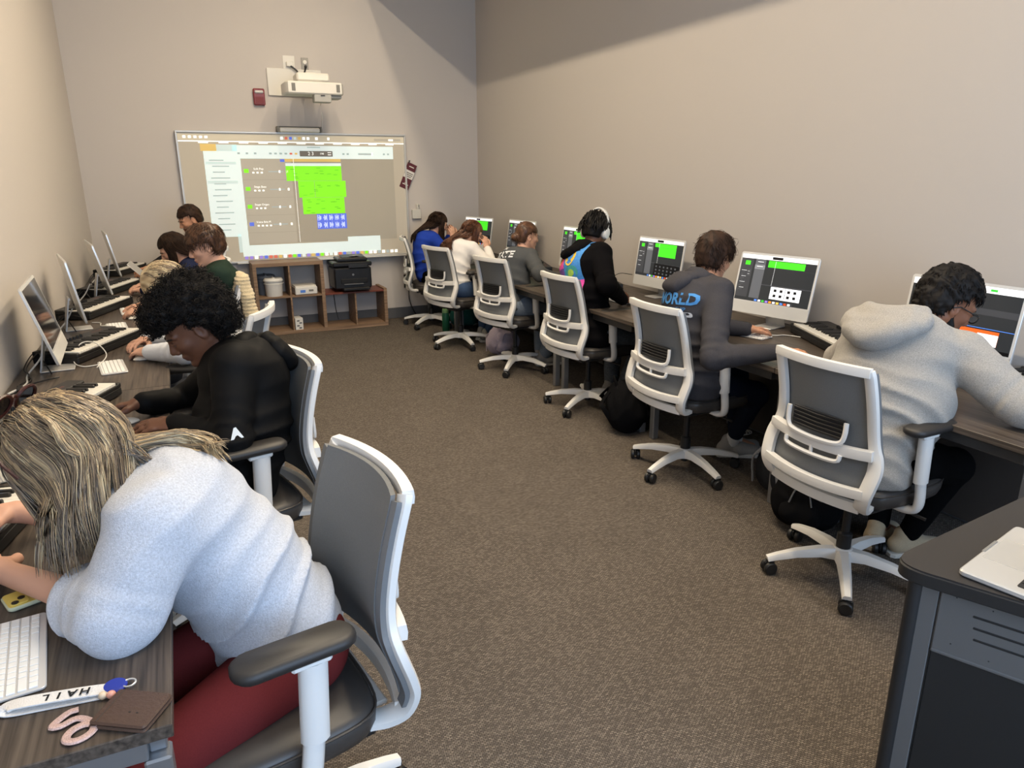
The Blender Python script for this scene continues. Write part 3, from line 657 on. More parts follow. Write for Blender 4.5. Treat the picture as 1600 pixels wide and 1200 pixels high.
        for i in (0, 1):
            d.cap(nb-s.td*.03, s.sh[i], .034, .03, .03); d.cap(s.sh[i], s.el[i], .028, .028, .02); d.cap(s.el[i], s.wr[i]-nrm(s.wr[i]-s.el[i])*.01, .038 if fore else .026, .026, .02)
            d.cap(s.P, s.hip[i], .04, .035, .03); d.cap(s.hip[i], s.kn[i], .034, .028, .02); d.cap(s.kn[i], s.an[i], .028, .032, .02); d.cap(s.an[i], s.an[i]+s.F*.12-V3(0, 0, .055), .03, .025, .02)
            s.hand(d, i)
        V, Q = d.mesh(s.h)
        L = (V-s.hd)/q; f, l, u = L@s.hf, L@s.hl, L@s.hu
        tint = np.clip(1.4-np.sqrt(((f-.10)/.03)**2+(l/.021)**2+((u+.0685)/.0125)**2), 0, 1)*.8
        tint = np.maximum(tint, .25*np.clip(1-np.sqrt(((f-.075)/.04)**2+((np.abs(l)-.04)/.025)**2+((u+.03)/.025)**2), 0, 1))
        V = V-s.base
        s.bodyo = link('body', np_mesh('body', V, Q, {'tint': tint}), s.skin, s.t)
    def hand(s, d, i):
        sg = 1 if i == 0 else -1; w = s.wr[i]; f = s.hdir[i]; n0 = V3(0, 0, -1)+s.Lt*sg*(-.25); n = nrm(n0-f*(n0@f)); sd = np.cross(f, -n)*sg    # sd: toward little finger side
        sd = np.cross(-n, f)*1.0; out = sd if (sd@s.Lt)*sg > 0 else -sd      # outer side of the hand
        c = s.curl[i]
        d.cap(w, w+f*.02, .024, .026, .015, (out, 1.15)); d.cap(w+f*.02, w+f*.075, .0165, .0145, .012, (out, 2.35))
        for k, (o, l0, r) in enumerate(((-.030, .072, .0095), (-.010, .080, .0098), (.011, .074, .0095), (.031, .058, .0085))):
            p = w+f*(.078-.006*abs(k-1))+out*o; a = .15+c*.35*(1+.12*k); dirn = f
            for seg in range(3):
                dirn = nrm(f*math.cos(a)+n*math.sin(a)+out*(o*1.6)); e = p+dirn*l0*(.48, .30, .24)[seg]; d.cap(p, e, r*(1-.08*seg), r*(1-.08*(seg+1)), .006); p = e; a += c*.85
        p = w+f*.022-out*.026+n*.006
        for seg, (l0, r) in enumerate(((.042, .0145), (.034, .0115), (.026, .0098))):
            dirn = nrm(f*(.55+.28*seg)-out*(.75-.36*seg)+n*(.25+.1*seg)); e = p+dirn*l0; d.cap(p, e, r, r*.88, .009); p = e
    def face(s, brow, mouth=True, open_=.6, glasses=None, iris=True):
        q = s.hs
        for sg in (1, -1):
            c = s.H(.0828, sg*.031, -.003)-s.base; e = part('eye', MB().ball(c, .0096*q, 10, 8), EYEW, s.t)
            ir = nrm(s.hf-s.hu*.35); part('iris', MB().ball(c+ir*.0062*q, V3(.0046, .0046, .0046)*q, 8, 6), EYED, e)
            pts = [s.H(.0955+dz, sg*(.031+o), .0035+du)-s.base for (o, du, dz) in ((-.013, -.003, -.004), (-.004, .0015, .001), (.006, .001, -.003), (.014, -.003, -.011))]
            part('eyelid', MB().tube(spline(pts, 3), .0032*q, 6), s.lidm, e)
            pts = [s.H(f, sg*l, u)-s.base for (f, l, u) in ((.099, .013, .0205), (.098, .027, .0245), (.088, .043, .023), (.074, .053, .018))]
            part('eyebrow', MB().tube(spline(pts, 3), [.0022*q, .0036*q, .0038*q]+[.0036*q]*5+[.0026*q, .0015*q], 6, flat=.8), brow, s.t)
    # --- clothes
    def top(s, name, m, seed=1, amp=.006, loose=.0, hem=.0, hood=None, cuff=None, sleeve=1., neckline=.0, freq=22., label=None, collar=True, hem_r=1., hood_len=1.):
        d = SDF(); b = s.bulk; lz = loose; ar = s.armr
        d.cap(s.nk-s.td*.075, s.chest, (.074+lz)*b**.5, (.108+lz)*b, .06, (s.lat, 1.45)); d.cap(s.chest, s.mid, (.108+lz)*b, (.106+lz)*b*s.belly**.5, .06, (s.lat, 1.36))
        d.cap(s.mid, s.P+s.td*(.03-hem)-s.F*.01, (.108+lz)*b*s.belly, (.118+lz)*b*hem_r, .06, (s.Lt, 1.34))
        if s.belly > 1.02: d.ell(s.mid+s.fr*.03*b+V3(0, 0, -.03), V3(.13, .18, .15)*b*s.belly, np.stack([s.fr, s.lat, s.td]), .06)
        d.cap(s.nk-s.td*.03-s.fr*.02, s.nk-s.td*.10, .062, .08, .05, (s.lat, 1.35))
        for i in (0, 1):
            d.cap(s.nk-s.td*.025, s.sh[i]-s.td*.005, .052*b**.5, .062*b**.5+lz, .05)
            e = s.el[i]; d.cap(s.sh[i]-s.td*.01, e, (.064+lz*.6)*b**.7*ar, (.052+lz*.7)*b**.5*ar, .018)
            if sleeve > .99:
                w = s.wr[i]-nrm(s.wr[i]-e)*.012; d.cap(e, w, (.052+lz*.8)*b**.5*ar, (.036+lz*.4)*ar, .025)
                if cuff: d.cap(w-nrm(w-e)*.045, w, .040*ar, .036*ar, .01)
            elif sleeve > .05: d.cap(e, e+(s.wr[i]-e)*sleeve, (.056+lz*.6)*b**.5*ar, (.050+lz*.6)*b**.5*ar, .025)
        V, Q = d.mesh(s.ch, s.drape(s.seed+seed, amp), lambda P: .514-P[:, 2])
        s.topV, s.topQ = V, Q; s.topo = link(name, np_mesh(name, V-s.base, Q), m, s.t)
        if label: s.topo['label'] = label
        if hood:
            bk = -s.fr; sm = hood_len < 1; hc = s.nk+s.td*(.026 if sm else .004)+bk*.008; d = SDF(); rl, rb = .086+.05*(b-1), .066+.05*(b-1); tree = BVHTree.FromPolygons([Vector(v) for v in V], [tuple(q) for q in Q])
            f = lambda a: hc+s.lat*rl*hood*math.sin(a)+bk*(rb*hood*math.cos(a))+s.td*(.036*math.cos(a)-.030)
            g0 = lambda a: (.024+.010*max(0, math.cos(a)))*(1.15 if sm else 1.)
            for k in range(10):
                a0 = -2.4+4.8*k/10; a1 = -2.4+4.8*(k+1)/10; d.cap(f(a0), f(a1), g0(a0)*hood, g0(a1)*hood, .010)
            def surf(p, off):
                h_ = tree.ray_cast(Vector(p+bk*.5), Vector(-bk), 1.2); return np.array(h_[0])+bk*off if h_[0] is not None and np.linalg.norm(np.array(h_[0])-p) < .3 else None
            L = .150*hood*hood_len; Wd = (.112+.05*(b-1))*hood; rows = [(.25, .80, .026, .012), (.45, .98, .028, .014), (.65, 1.0, .030, .018), (.85, .82, .034, .022), (1.0, .55, .040, .026)]
            if sm: rows = [(.0, .75, .026, .012), (.28, .95, .027, .014), (.55, 1.0, .028, .016), (.80, .85, .029, .018), (1.0, .55, .031, .020)]
            for (t, w, r_, of) in rows:
                pts = [surf(s.nk+s.td*(.035 if sm else 0)-s.td*(L*t-L*(.0 if sm else .20)*(u*u))+s.lat*Wd*w*(.72 if sm else 1.)*u, of*(.45 if sm else 1)) for u in np.linspace(-1, 1, 9)]; pts = [q for q in pts if q is not None]
                for q0, q1 in zip(pts[:-1], pts[1:]): d.cap(q0, q1, r_*hood**.5*hood_len**.4, r_*hood**.5*hood_len**.4, .022)
            V2, Q2 = d.mesh(s.ch*.9, folds(s.seed+3, .006, 26)); link('hood', np_mesh('hood', V2-s.base, Q2), m, s.topo)
        if cuff:
            for i in (0, 1):
                if sleeve > .99:
                    u = nrm(s.wr[i]-s.el[i]); w = s.wr[i]-u*.010; part('cuff', MB().tube([w-u*.058-s.base, w-u*.05-s.base, w-u*.01-s.base, w-s.base], [.040*ar, .043*ar, .040*ar, .036*ar], 18), m, s.topo, 60)
        return s.topo
    def drape(s, seed, amp):
        """creases: round the waist, at the elbows and armpits"""
        def fn(P):
            n1 = snoise(P, 9., seed); n2 = snoise(P, 17., seed+3); u = (P-s.P)@s.td/s.tl; o = np.zeros(len(P)); arm = np.zeros(len(P))
            for i in (0, 1):
                for (a, b, c0, wd) in ((s.sh[i], s.el[i], 1., .35), (s.el[i], s.wr[i], 0., .45)):
                    ba = b-a; L = np.linalg.norm(ba); t = np.clip((P-a)@ba/(L*L), 0, 1); dist = np.linalg.norm(P-a-t[:, None]*ba, axis=1); mk = np.clip(1.6-dist/(.06*s.bulk**.5), 0, 1); w = mk*np.exp(-((t-c0)/wd)**2)
                    side = (P-a)@nrm(np.cross(ba, s.lat)+1e-6)
                    ph = 2*PI*(t*L)/.052+3.0*n1+side*14+i*2; o += w*(1-np.abs(np.sin(ph*.5))*2.0)*.8; arm = np.maximum(arm, mk)
            tors = 1-arm; lat = (P-s.P)@s.lat
            ph = 2*PI*u*s.tl/.085+3.4*n1+lat*5; w = np.exp(-((u-.18)/.22)**2)*.95+.25
            o += tors*w*(1-np.abs(np.sin(ph*.5))*2.0)
            return np.minimum(-amp*(o*.75+.35*n2), .0045)
        return fn
    def pants(s, name, m, seed=2, amp=.004, wide=1., length=1., label=None):
        d = SDF(); b = s.bulk**.75
        d.cap(s.P+s.Lt*.03-s.up*.012, s.P-s.Lt*.03-s.up*.012, .116*b, .116*b, .05, (s.Lt, 1.25)); d.cap(s.P+s.up*.02-s.F*.01, s.P+s.up*.03-s.F*.01, .085*b, .07*b, .04, (s.Lt, 1.3))
        for i in (0, 1):
            d.cap(s.hip[i]-s.up*.01, s.kn[i], .094*b, .066*wide*b**.4, .04); an = s.kn[i]+(s.an[i]-s.kn[i])*(.93*length); d.cap(s.kn[i], an, .066*wide*b**.4, .046*wide**1.6, .03)
        V, Q = d.mesh(s.ch, folds(s.seed+seed+20, amp, 20, .9), lambda P: .508-P[:, 2]-10*(np.linalg.norm((P-s.base)[:, :2], axis=1) > .26))
        o = link(name, np_mesh(name, V-s.base, Q), m, s.t); s.pantV, s.pantQ = V, Q
        if label: o['label'] = label
        return o
    def shoes(s, m, sole, out=.25):
        for i in (0, 1):
            sg = 1 if i == 0 else -1; a = s.an[i]; fd = nrm(s.F+s.Lt*sg*out); z0 = a[2]-.095; d = SDF(); g = lambda f, z: V3(a[0], a[1], z0+z)+fd*f; sd = np.cross(V3(0, 0, 1), fd)
            d.cap(g(-.05, .055), g(.05, .05), .038, .042, .02); d.cap(g(.05, .048), g(.16, .036), .042, .032, .03, (sd, 1.25)); d.cap(g(-.03, .06), g(-.02, .105), .036, .040, .02)
            V, Q = d.mesh(.007, None, lambda P: z0+.018-P[:, 2]); sh = link('shoe', np_mesh('shoe', V-s.base, Q), m, s.t)
            pl = []; 
            for (f, w) in ((-.09, .022), (-.075, .036), (-.02, .040), (.06, .046), (.13, .050), (.17, .042), (.20, .022)): pl.append((f, w))
            poly = [(f, -w) for f, w in pl]+[(f, w) for f, w in pl[::-1]]
            part('sole', MB().prism(poly, .001, .024, frame2(V3(a[0], a[1], z0)-s.base, fd, sd), .004), sole, sh)
            for k in range(4):
                c = g(.055+.022*k, .094-.009*k)-s.base; part('shoelace', MB().tube([c-sd*.026-V3(0, 0, .008), c+V3(0, 0, .003), c+sd*.026-V3(0, 0, .008)], .0035, 5), sole, sh)
    def socks(s, m):
        for i in (0, 1):
            a = s.an[i]; d = nrm(s.kn[i]-a); part('sock', MB().tube([a-s.base-d*.0, a-s.base+d*.06, a-s.base+d*.14], [.044, .042, .046], 14), m, s.t, 60)
    # --- print on the back of the top
    def decal(s, name, vs, fs, m, c, right, up, label=None, off=.0035, reach=.35):
        """lay a flat mesh (right/up metres) on the cloth: cast toward the body from behind"""
        if not hasattr(s, 'bvh'): s.bvh = BVHTree.FromPolygons([Vector(v) for v in s.topV], [tuple(q) for q in s.topQ])
        right = nrm(right); up = nrm(up); nn = np.cross(right, up); out = []
        for (x, y, *_) in vs:
            o = np.asarray(c, float)+right*x+up*y; hit = s.bvh.ray_cast(Vector(o+nn*reach), Vector(-nn), 2*reach)
            p = np.array(hit[0]) if hit[0] is not None else o
            out.append(p+nn*off-s.base)
        mb = MB().add(out, fs); o = part(name, mb, m, s.topo, 60)
        if label: o['label'] = label
        return o
    # --- hair
    def cap_hair(s, name, m, th=.014, front=.055, low=-.05, nape=-.085, noise=.006, nf=60., extra=None, ears=True, label=None, sideburn=-.03, strands=0, slen=.03, srad=.0012, vol=(1, 1, 1), vals=(0, 1), messy=.22, lift=.05):
        """a shell of hair over the skull; extra(d, H) adds volumes"""
        d = SDF(); R = np.stack([s.hf, s.hl, s.hu]); q = s.hs
        d.ell(s.H(-.016, 0, .036), (V3(.098, .076, .090)*V3(*vol)+th)*q, R, .02); d.ell(s.H(-.045, 0, -.03), (V3(.058, .060, .062)*V3(*vol)+th*.8)*q, R, .03)
        if extra: extra(d, s.H)
        def clip(P):
            L = (P-s.hd)/q; f, l, u = L@s.hf, L@s.hl, L@s.hu
            fl = front-.35*np.abs(l); lowl = np.where(f > -.02, low+ .9*np.maximum(0, f), nape)
            face = np.where(u < fl+.0, f-(.010+ .25*np.maximum(0, u+.03)), -1.)      # cut away the face below the hairline
            face = np.where((f > .0) & (u < front), np.minimum(f-.008, front-u), -1.)
            ear = .030-np.sqrt((f+.004)**2+((u+.012)*.75)**2)-10*(np.abs(l) < .05) if ears else -1.
            return np.maximum(np.maximum(face, np.where((f < .03), nape-u+0*f, -1.)), np.maximum(ear, np.where(f > -.035, low-u, -1.)))*q
        V, Q = d.mesh(.0045 if s.h < .006 else .0065, lambda P: noise*snoise(P, nf, s.seed+3)+noise*.5*snoise(P, nf*2.3, s.seed+9), clip)
        rnd = .5+.5*snoise(V*V3(1, 1, 1), 90., s.seed); s.hair = link(name, np_mesh(name, V-s.base, Q, {'hv': np.clip(vals[0]+(vals[1]-vals[0])*rnd, 0, 1)}), m, s.t); s.hairV, s.hairQ = V, Q
        if label: s.hair['label'] = label
        if strands:
            r = np.random.default_rng(s.seed); ii = r.choice(len(V), strands); p0 = V[ii]; c = s.H(-.015, 0, .03); nn = p0-c; nn /= np.linalg.norm(nn, axis=1, keepdims=True)
            down = -s.hu*.8+s.hf*.1; k = 6; t = np.linspace(0, 1, k)[None, :, None]; dirn = down*.8+s.hf*.25+r.normal(size=(strands, 3))*messy; dirn -= nn*((dirn*nn).sum(1, keepdims=True))*(1-lift); dirn += nn*lift*.25
            dirn /= np.linalg.norm(dirn, axis=1, keepdims=True); P = (p0-nn*.004)[:, None]+dirn[:, None]*slen*t*(.6+.8*r.random((strands, 1, 1)))-nn[:, None]*(slen*t)**2*4.+nn[:, None]*.006*np.sin(t*PI)*r.random((strands, 1, 1))
            link('hair_strands', strands_mesh('hair_strands', P-s.base, np.array([1, 1, .95, .85, .6, .15])*srad, np.clip(r.normal(.5*(vals[0]+vals[1]), .25, strands), 0, 1)), m, s.hair)['kind'] = 'stuff'
    def long_hair(s, m, n, roots, ends, rad=.002, wave=.012, k=14, vals=None, name='hair_strands', seed=0, clumps=0, jit=.012):
        """n strands from root points (function of random numbers) through control points to ends"""
        r = np.random.default_rng(s.seed+seed); U = r.random((n, 4)); paths = []; ci = np.arange(n)
        if clumps: Uc = r.random((clumps, 4)); ci = r.integers(0, clumps, n); U = np.clip(Uc[ci]+r.normal(0, jit, (n, 4)), 0, 1)
        for i in range(n):
            pts = roots(U[i])+ends(U[i]); c = np.array(spline(pts, 6)); kk = 24; rs = lambda c, j: c[np.floor(j).astype(int)]+(c[np.minimum(np.floor(j).astype(int)+1, len(c)-1)]-c[np.floor(j).astype(int)])*(j-np.floor(j))[:, None]
            c = rs(c, np.linspace(0, len(c)-1, kk)); rc = np.random.default_rng(int(ci[i])+77); ph = rc.random(3)*6+r.normal(0, .10, 3); amp = wave*np.linspace(0, 1, kk)[:, None]**1.3
            c = c+amp*np.stack([np.sin(np.linspace(0, 7, kk)*(.7+.6*U[i, 3])+ph[q]) for q in range(3)], 1)*(.4+rc.random())
            c = rs(c, np.linspace(0, (kk-1)*(1-.24*r.random()**1.5), k))
            paths.append(c)
        v = r.random(n) if vals is None else vals(U, r)
        o = link(name, strands_mesh(name, np.array(paths)-s.base, np.concatenate([[.9], np.ones(k-4), [.85, .6, .2]])*rad, v), m, s.hair if hasattr(s, 'hair') else s.t); o['kind'] = 'stuff'; return o
    def glasses(s, m, lens_m=None, lift=0., back=0., label=None):
        fr = MB(); q = s.hs
        for sg in (1, -1):
            pts = [s.H(.108-back, sg*(.033+.024*math.cos(a)), lift-.002+.018*math.sin(a))-s.base for a in np.linspace(0, 2*PI, 17)[:-1]]; fr.tube(pts, .0026, 6, closed=True)
            fr.tube([s.H(.108-back, sg*.057, lift+.006)-s.base, s.H(.09-back, sg*.074, lift+.006)-s.base, s.H(.0-back, sg*.083, lift+.002)-s.base, s.H(-.03-back, sg*.082, lift-.018)-s.base], .0026, 6)
        fr.tube([s.H(.108-back, .009, lift+.002)-s.base, s.H(.112-back, 0, lift+.005)-s.base, s.H(.108-back, -.009, lift+.002)-s.base], .0022, 6)
        o = part('glasses', fr, m, s.t)
        if lens_m:
            for sg in (1, -1):
                pts = [s.H(.108-back, sg*(.033+.022*math.cos(a)), lift-.002+.016*math.sin(a))-s.base for a in np.linspace(0, 2*PI, 17)[:-1]]; part('lens', MB().add(pts, [tuple(range(16))]), lens_m, o, 0)
        return o
sk_light = skin_mat('skin_light', (205, 158, 134), (176, 110, 98)); sk_tan = skin_mat('skin_tan', (190, 138, 108), (160, 98, 84)); sk_dark = skin_mat('skin_dark', (104, 68, 50), (92, 54, 46)); sk_brown = skin_mat('skin_brown', (134, 88, 64), (116, 68, 58))
hair_black = ramp_mat('hair_black', [(7, 6, 6), (24, 20, 18)], rough=.6, spec=.2); hair_dkbrown = ramp_mat('hair_dark_brown', [(26, 17, 12), (60, 40, 28)], rough=.62, spec=.2); hair_brown = ramp_mat('hair_brown', [(48, 30, 20), (104, 70, 47)], rough=.42)
hair_aub = ramp_mat('hair_auburn', [(52, 28, 18), (122, 78, 52)], rough=.4); hair_blond = ramp_mat('hair_blonde', [(66, 55, 46), (114, 97, 79), (172, 148, 112), (220, 204, 166)], rough=.38, spec=.5)
afro_m = ramp_mat('hair_afro', [(9, 8, 8), (26, 22, 20)], rough=.7, spec=.2)
def fab(name, rgb, noise=.12, ns=320, bump=.25, bs=700, rough=.9): return mat(name, rgb, rough=rough, noise=noise, nscale=ns, bump=bump, bscale=bs, spec=.15 if sum(rgb) > 200 else .06, sheen=.15 if sum(rgb) > 300 else 0.)
denim = fab('denim_blue', (66, 86, 118), .15, 200); denim_l = fab('denim_light', (120, 130, 142), .15, 150); denim_g = fab('denim_grey', (92, 98, 106), .2, 60); black_f = fab('fabric_black', (11, 11, 12), .1); navy_f = fab('fabric_navy_dark', (26, 32, 46), .1)
sole_w = mat('sole_white', (205, 200, 190), rough=.6); shoe_g = fab('shoe_grey', (150, 146, 140), .1); shoe_b = fab('shoe_dark', (60, 58, 58), .1); shoe_t = fab('shoe_beige', (178, 160, 132), .1)
TOPS = 'clothes'
# ------------------------------------------------------------------ the cast
DB = DESK+.045
# --- right side, near to far
def p_grey():
    s = Person('person in a light grey hoodie and black glasses bent over the desk', (2.44, 1.88), 0, (2.86, 1.885, 1.175), (.80, -.34, -.50), sk_brown, wr=((2.95, 2.12, DB), (3.0, 1.45, DB+.05)), pelv=.045, bulk=1.42, bow=.07, belly=1.06, twist=.0, pole=((-.3, 1, -.2), (-.75, -.8, -.6)), feet=((.40, .14), (.44, .02)), hs=1.06, h=.0065, ch=.010, shz=.015, armr=1.12, hw=1.12)
    s.lidm = s.skin; s.body(nose=1.15); s.face(MATS['hair_black_solid']); s.top('hoodie', fab('heather_grey', (154, 150, 144), .2, 260), amp=.012, loose=.006, hood=1.12, hood_len=1.0, hem=.10, freq=16); s.pants('trousers', black_f); s.shoes(shoe_t, sole_w)
    s.cap_hair('hair', hair_black, th=.026, front=.062, low=.012, nape=-.06, noise=.007, nf=95, vol=(1.0, .98, 1.02), strands=1500, slen=.022, srad=.0016)
    s.beard(hair_black); s.glasses(black_pl, lens_m=LENS); return s
def p_world():
    s = Person('person in a charcoal hoodie with blue lettering and white socks', (2.52, 3.07), -12, (2.70, 3.14, 1.248), (.90, .22, -.36), sk_tan, wr=((2.93, 3.08, DB), (2.64, 2.53, DB+.02)), elb=(None, (2.385, 2.73, .80)), pelv=.03, bulk=1.14, bow=.05, twist=.05, pole=((-.5, 1, -.4), (-.9, -.6, -.2)), feet=((.46, .22), (.42, .20)), hs=.98, h=.0065, ch=.010, hand_dir=((.9, -.1, -.05), (.75, -.65, .0)))
    s.lidm = s.skin; s.body(); s.face(MATS['hair_brown_solid']); s.top('hoodie', fab('charcoal_fleece', (64, 63, 67), .14, 300), hem_r=1.10, amp=.011, loose=.012, hood=.98, hood_len=.55, hem=.06); s.pants('trousers', navy_f, length=.86); s.shoes(shoe_g, sole_w); s.socks(mat('sock_white', (206, 206, 204), rough=.9, bump=.2, bscale=300))
    s.cap_hair('hair', hair_dkbrown, th=.022, front=.035, low=-.035, nape=-.075, noise=.003, nf=50, strands=1800, slen=.05, srad=.0013, lift=.3, messy=.3)
    return s
def p_phones():
    s = Person('person in a black hoodie with a colourful back print and white headphones', (2.62, 4.36), 4, (2.785, 4.545, 1.29), (.88, .35, -.30), sk_dark, wr=((2.98, 4.62, DB), (2.83, 4.22, DB)), pelv=.035, bulk=1.12, bow=.04, twist=-.1, pole=((-.5, 1, -.4), (-.55, -.8, -.5)), feet=((.40, .22), (.36, .02)), hs=.98, h=.007, ch=.011)
    s.lidm = s.skin; s.body(nose=1.15, lipf=1.2); s.face(MATS['hair_black_solid']); s.top('hoodie', fab('black_fleece', (13, 12, 14), .1), amp=.011, loose=.018, hood=1.0, hood_len=.5, hem=.08); s.pants('jeans', denim_g, wide=1.15); s.shoes(shoe_g, sole_w)
    s.cap_hair('hair', hair_black, th=.016, front=.06, low=.0, nape=-.055, noise=.004, nf=80)
    r = np.random.default_rng(3); paths = []
    for i in range(260):
        v = r.normal(size=3); v[2] = abs(v[2]); v = nrm(v); p0 = s.H(-.015+.105*v[0], .084*v[1], .04+.098*v[2])
        if v[0] > .75 and v[2] < .5: continue
        o = nrm(s.hf*v[0]+s.hl*v[1]); L = .04+.05*r.random(); paths.append([p0-o*.01, p0+o*.012+s.hu*.012, p0+o*.026-s.hu*L*.35, p0+o*.028+r.normal(size=3)*.005-s.hu*L*.75, p0+o*.026+r.normal(size=3)*.008-s.hu*L])
    lo = link('locs', strands_mesh('locs', np.array(paths)-s.base, np.array([.006, .007, .0068, .006, .003]), r.random(len(paths)), 6), hair_black, s.hair); lo['kind'] = 'stuff'
    return s
def p_bun():
    s = Person('person in a dark grey printed shirt with a low hair bun', (2.58, 5.60), 8, (2.80, 5.72, 1.165), (.97, -.02, -.15), sk_light, wr=((2.99, 5.80, DB), (2.94, 5.40, DB)), pelv=.05, bow=.055, twist=.0, feet=((.40, .10), (.36, -.02)), hs=.93, h=.0075, ch=.012, hw=.95)
    s.lidm = s.skin; s.body(); s.face(MATS['hair_brown_solid']); s.top('shirt', fab('slate_shirt', (74, 76, 78), .12), amp=.011, loose=.012, hem=.04); s.pants('jeans', denim_l, wide=1.2); s.shoes(shoe_g, sole_w)
    s.cap_hair('hair', hair_brown, th=.012, front=.045, low=-.02, nape=-.06, noise=.002, nf=40, extra=lambda d, H: d.ell(H(-.125, 0, -.02), V3(.036, .04, .038), None, .012), strands=500, slen=.05, srad=.0012); return s
def p_white():
    s = Person('person in a white top with long auburn hair and glasses', (2.46, 6.70), 10, (2.715, 6.80, 1.12), (.88, -.25, -.40), sk_light, wr=((2.86, 6.95, DB), (2.83, 6.70, .97)), pelv=.06, bow=.07, feet=((.40, .10), (.38, -.03)), hs=.95, h=.0075, ch=.012, hw=.95, pole=((-.3, 1, -.5), (.2, -.8, -.8)), hand_dir=(None, (-.1, .25, .9)))
    s.lidm = s.skin; s.body(); s.face(MATS['hair_brown_solid']); s.top('sweater', fab('white_knit', (228, 224, 220), .05), amp=.012, loose=.012, hem=.03); s.pants('jeans', denim); s.shoes(shoe_g, sole_w)
    s.cap_hair('hair', hair_aub, th=.013, front=.05, low=-.09, nape=-.09, noise=.002, nf=40, ears=False); hang(s, hair_aub, 900, .30, .012, drape=.17); s.glasses(black_pl); return s
def p_blue():
    s = Person('person in a royal blue sweatshirt with long dark hair, hand raised to the face', (2.57, 7.78), -8, (2.715, 7.84, 1.15), (.90, -.15, -.35), sk_light, wr=((2.90, 7.98, 1.0), (2.84, 7.70, 1.0)), pelv=-.02, bow=.06, feet=((.38, .10), (.36, -.06)), hs=.97, h=.008, ch=.013, hw=.95, pole=((.2, .8, -.8), (.2, -.7, -.9)), hand_dir=((-.1, -.1, .9), (-.1, .15, .95)))
    s.lidm = s.skin; s.body(); s.face(MATS['hair_brown_solid']); s.top('sweatshirt', fab('royal_blue', (36, 66, 168), .06), amp=.011, loose=.014, hem=.03); s.pants('trousers', black_f); s.shoes(shoe_b, sole_w)
    s.cap_hair('hair', hair_dkbrown, th=.013, front=.05, low=-.09, nape=-.09, noise=.002, nf=40, ears=False); hang(s, hair_dkbrown, 800, .30, .008, drape=.12); return s
def hang(s, m, n, length, wave, fwd=-.02, spread=1., rad=.0024, k=12, vals=None, arc=2.35, drape=0.):
    """straight hair falling from the crown down the back and sides"""
    def roots(u):
        a = (u[0]*2-1)*arc; e = .25+.6*u[1]; c, sn = math.cos(a), math.sin(a)      # a: around the head from the back
        p = lambda r, up: s.H(-.02-c*(.098+r)*math.cos(e)+0, sn*(.08+r)*math.cos(e), .035+(.094+r)*math.sin(e)+up)
        q = s.H(-.02-c*(.115), sn*.094, -.02)
        return [s.H(.02-.02*u[2], sn*.01, .132), p(.012, .0), q]
    def ends(u):
        a = (u[0]*2-1)*arc; c, sn = math.cos(a), math.sin(a); L = length*(.75+.35*u[2]); b = s.H(-.02-c*.118, sn*.096, -.05)
        if drape and c > -.15: l = s.lat*sn*(.05+.05*u[3]); q = drape*(.55+.5*u[2]); return [onback(s, s.nk+s.td*.01+l*.7, .022+.012*u[3]), onback(s, s.nk-s.td*q*.5+l, .014+.012*u[3]), onback(s, s.nk-s.td*q+l*1.15, .010+.008*u[3])]
        return [b-V3(0, 0, .06)-s.F*.02*spread*c, b-V3(0, 0, L-.06)-s.F*.05*spread*max(0, c)+s.lat*sn*.02*spread]
    return s.long_hair(m, n, roots, ends, rad=rad, wave=wave, k=k, vals=vals)
# --- left side, far to near
def p_man():
    s = Person('short-haired bearded man beside the whiteboard, nearest the far end of the left desk', (.12, 7.60), 182, (.135, 7.62, 1.285), (-.86, -.25, -.40), sk_tan, wr=((-.26, 7.42, DB), (-.28, 7.75, DB)), pelv=.0, bow=.03, feet=((.36, .12), (.36, -.12)), h=.008, ch=.013)
    s.lidm = s.skin; s.body(); s.face(MATS['hair_brown_solid']); s.top('shirt', fab('dark_shirt', (38, 38, 42), .1), amp=.009, loose=.01, hem=.04); s.pants('trousers', denim); s.shoes(shoe_b, sole_w)
    s.cap_hair('hair', hair_dkbrown, th=.016, front=.055, low=-.01, nape=-.06, noise=.004, nf=70, strands=500, slen=.03); s.beard(hair_dkbrown, .004); return s
def p_navy():
    s = Person('person in navy with long straight dark hair on the left side', (.06, 6.42), 180, (-.04, 6.38, 1.125), (-.85, -.05, -.50), sk_light, wr=((-.28, 6.24, DB), (-.30, 6.52, DB)), pelv=.0, bow=.05, h=.008, ch=.013, hs=.96, hw=.95)
    s.lidm = s.skin; s.body(); s.face(MATS['hair_brown_solid']); s.top('sweatshirt', fab('navy_knit', (34, 40, 66), .08), amp=.010, loose=.012, hem=.04); s.pants('jeans', denim); s.shoes(shoe_g, sole_w)
    s.cap_hair('hair', hair_dkbrown, th=.013, front=.055, low=-.09, nape=-.09, noise=.002, nf=40, ears=False, vals=(0, .4)); hang(s, hair_dkbrown, 700, .28, .008, drape=.12); return s
def p_green():
    s = Person('person in a dark green sweatshirt with tousled brown hair, typing', (.07, 5.20), 176, (.165, 5.22, 1.24), (-.90, -.10, -.32), sk_light, wr=((-.27, 5.24, DB), (-.26, 5.50, DB)), pelv=.0, bow=.04, h=.006, ch=.010, hs=1.0, feet=((.36, .12), (.36, -.12)))
    s.lidm = s.skin; s.body(); s.face(MATS['hair_brown_solid']); s.top('sweatshirt', fab('forest_green', (38, 52, 44), .08), amp=.010, loose=.012, hem=.04); s.pants('jeans', denim); s.shoes(shoe_g, sole_w)
    s.cap_hair('hair', hair_brown, th=.028, front=.05, low=-.01, nape=-.055, noise=.009, nf=48, strands=1800, slen=.055, srad=.0014, vals=(0, .7)); return s
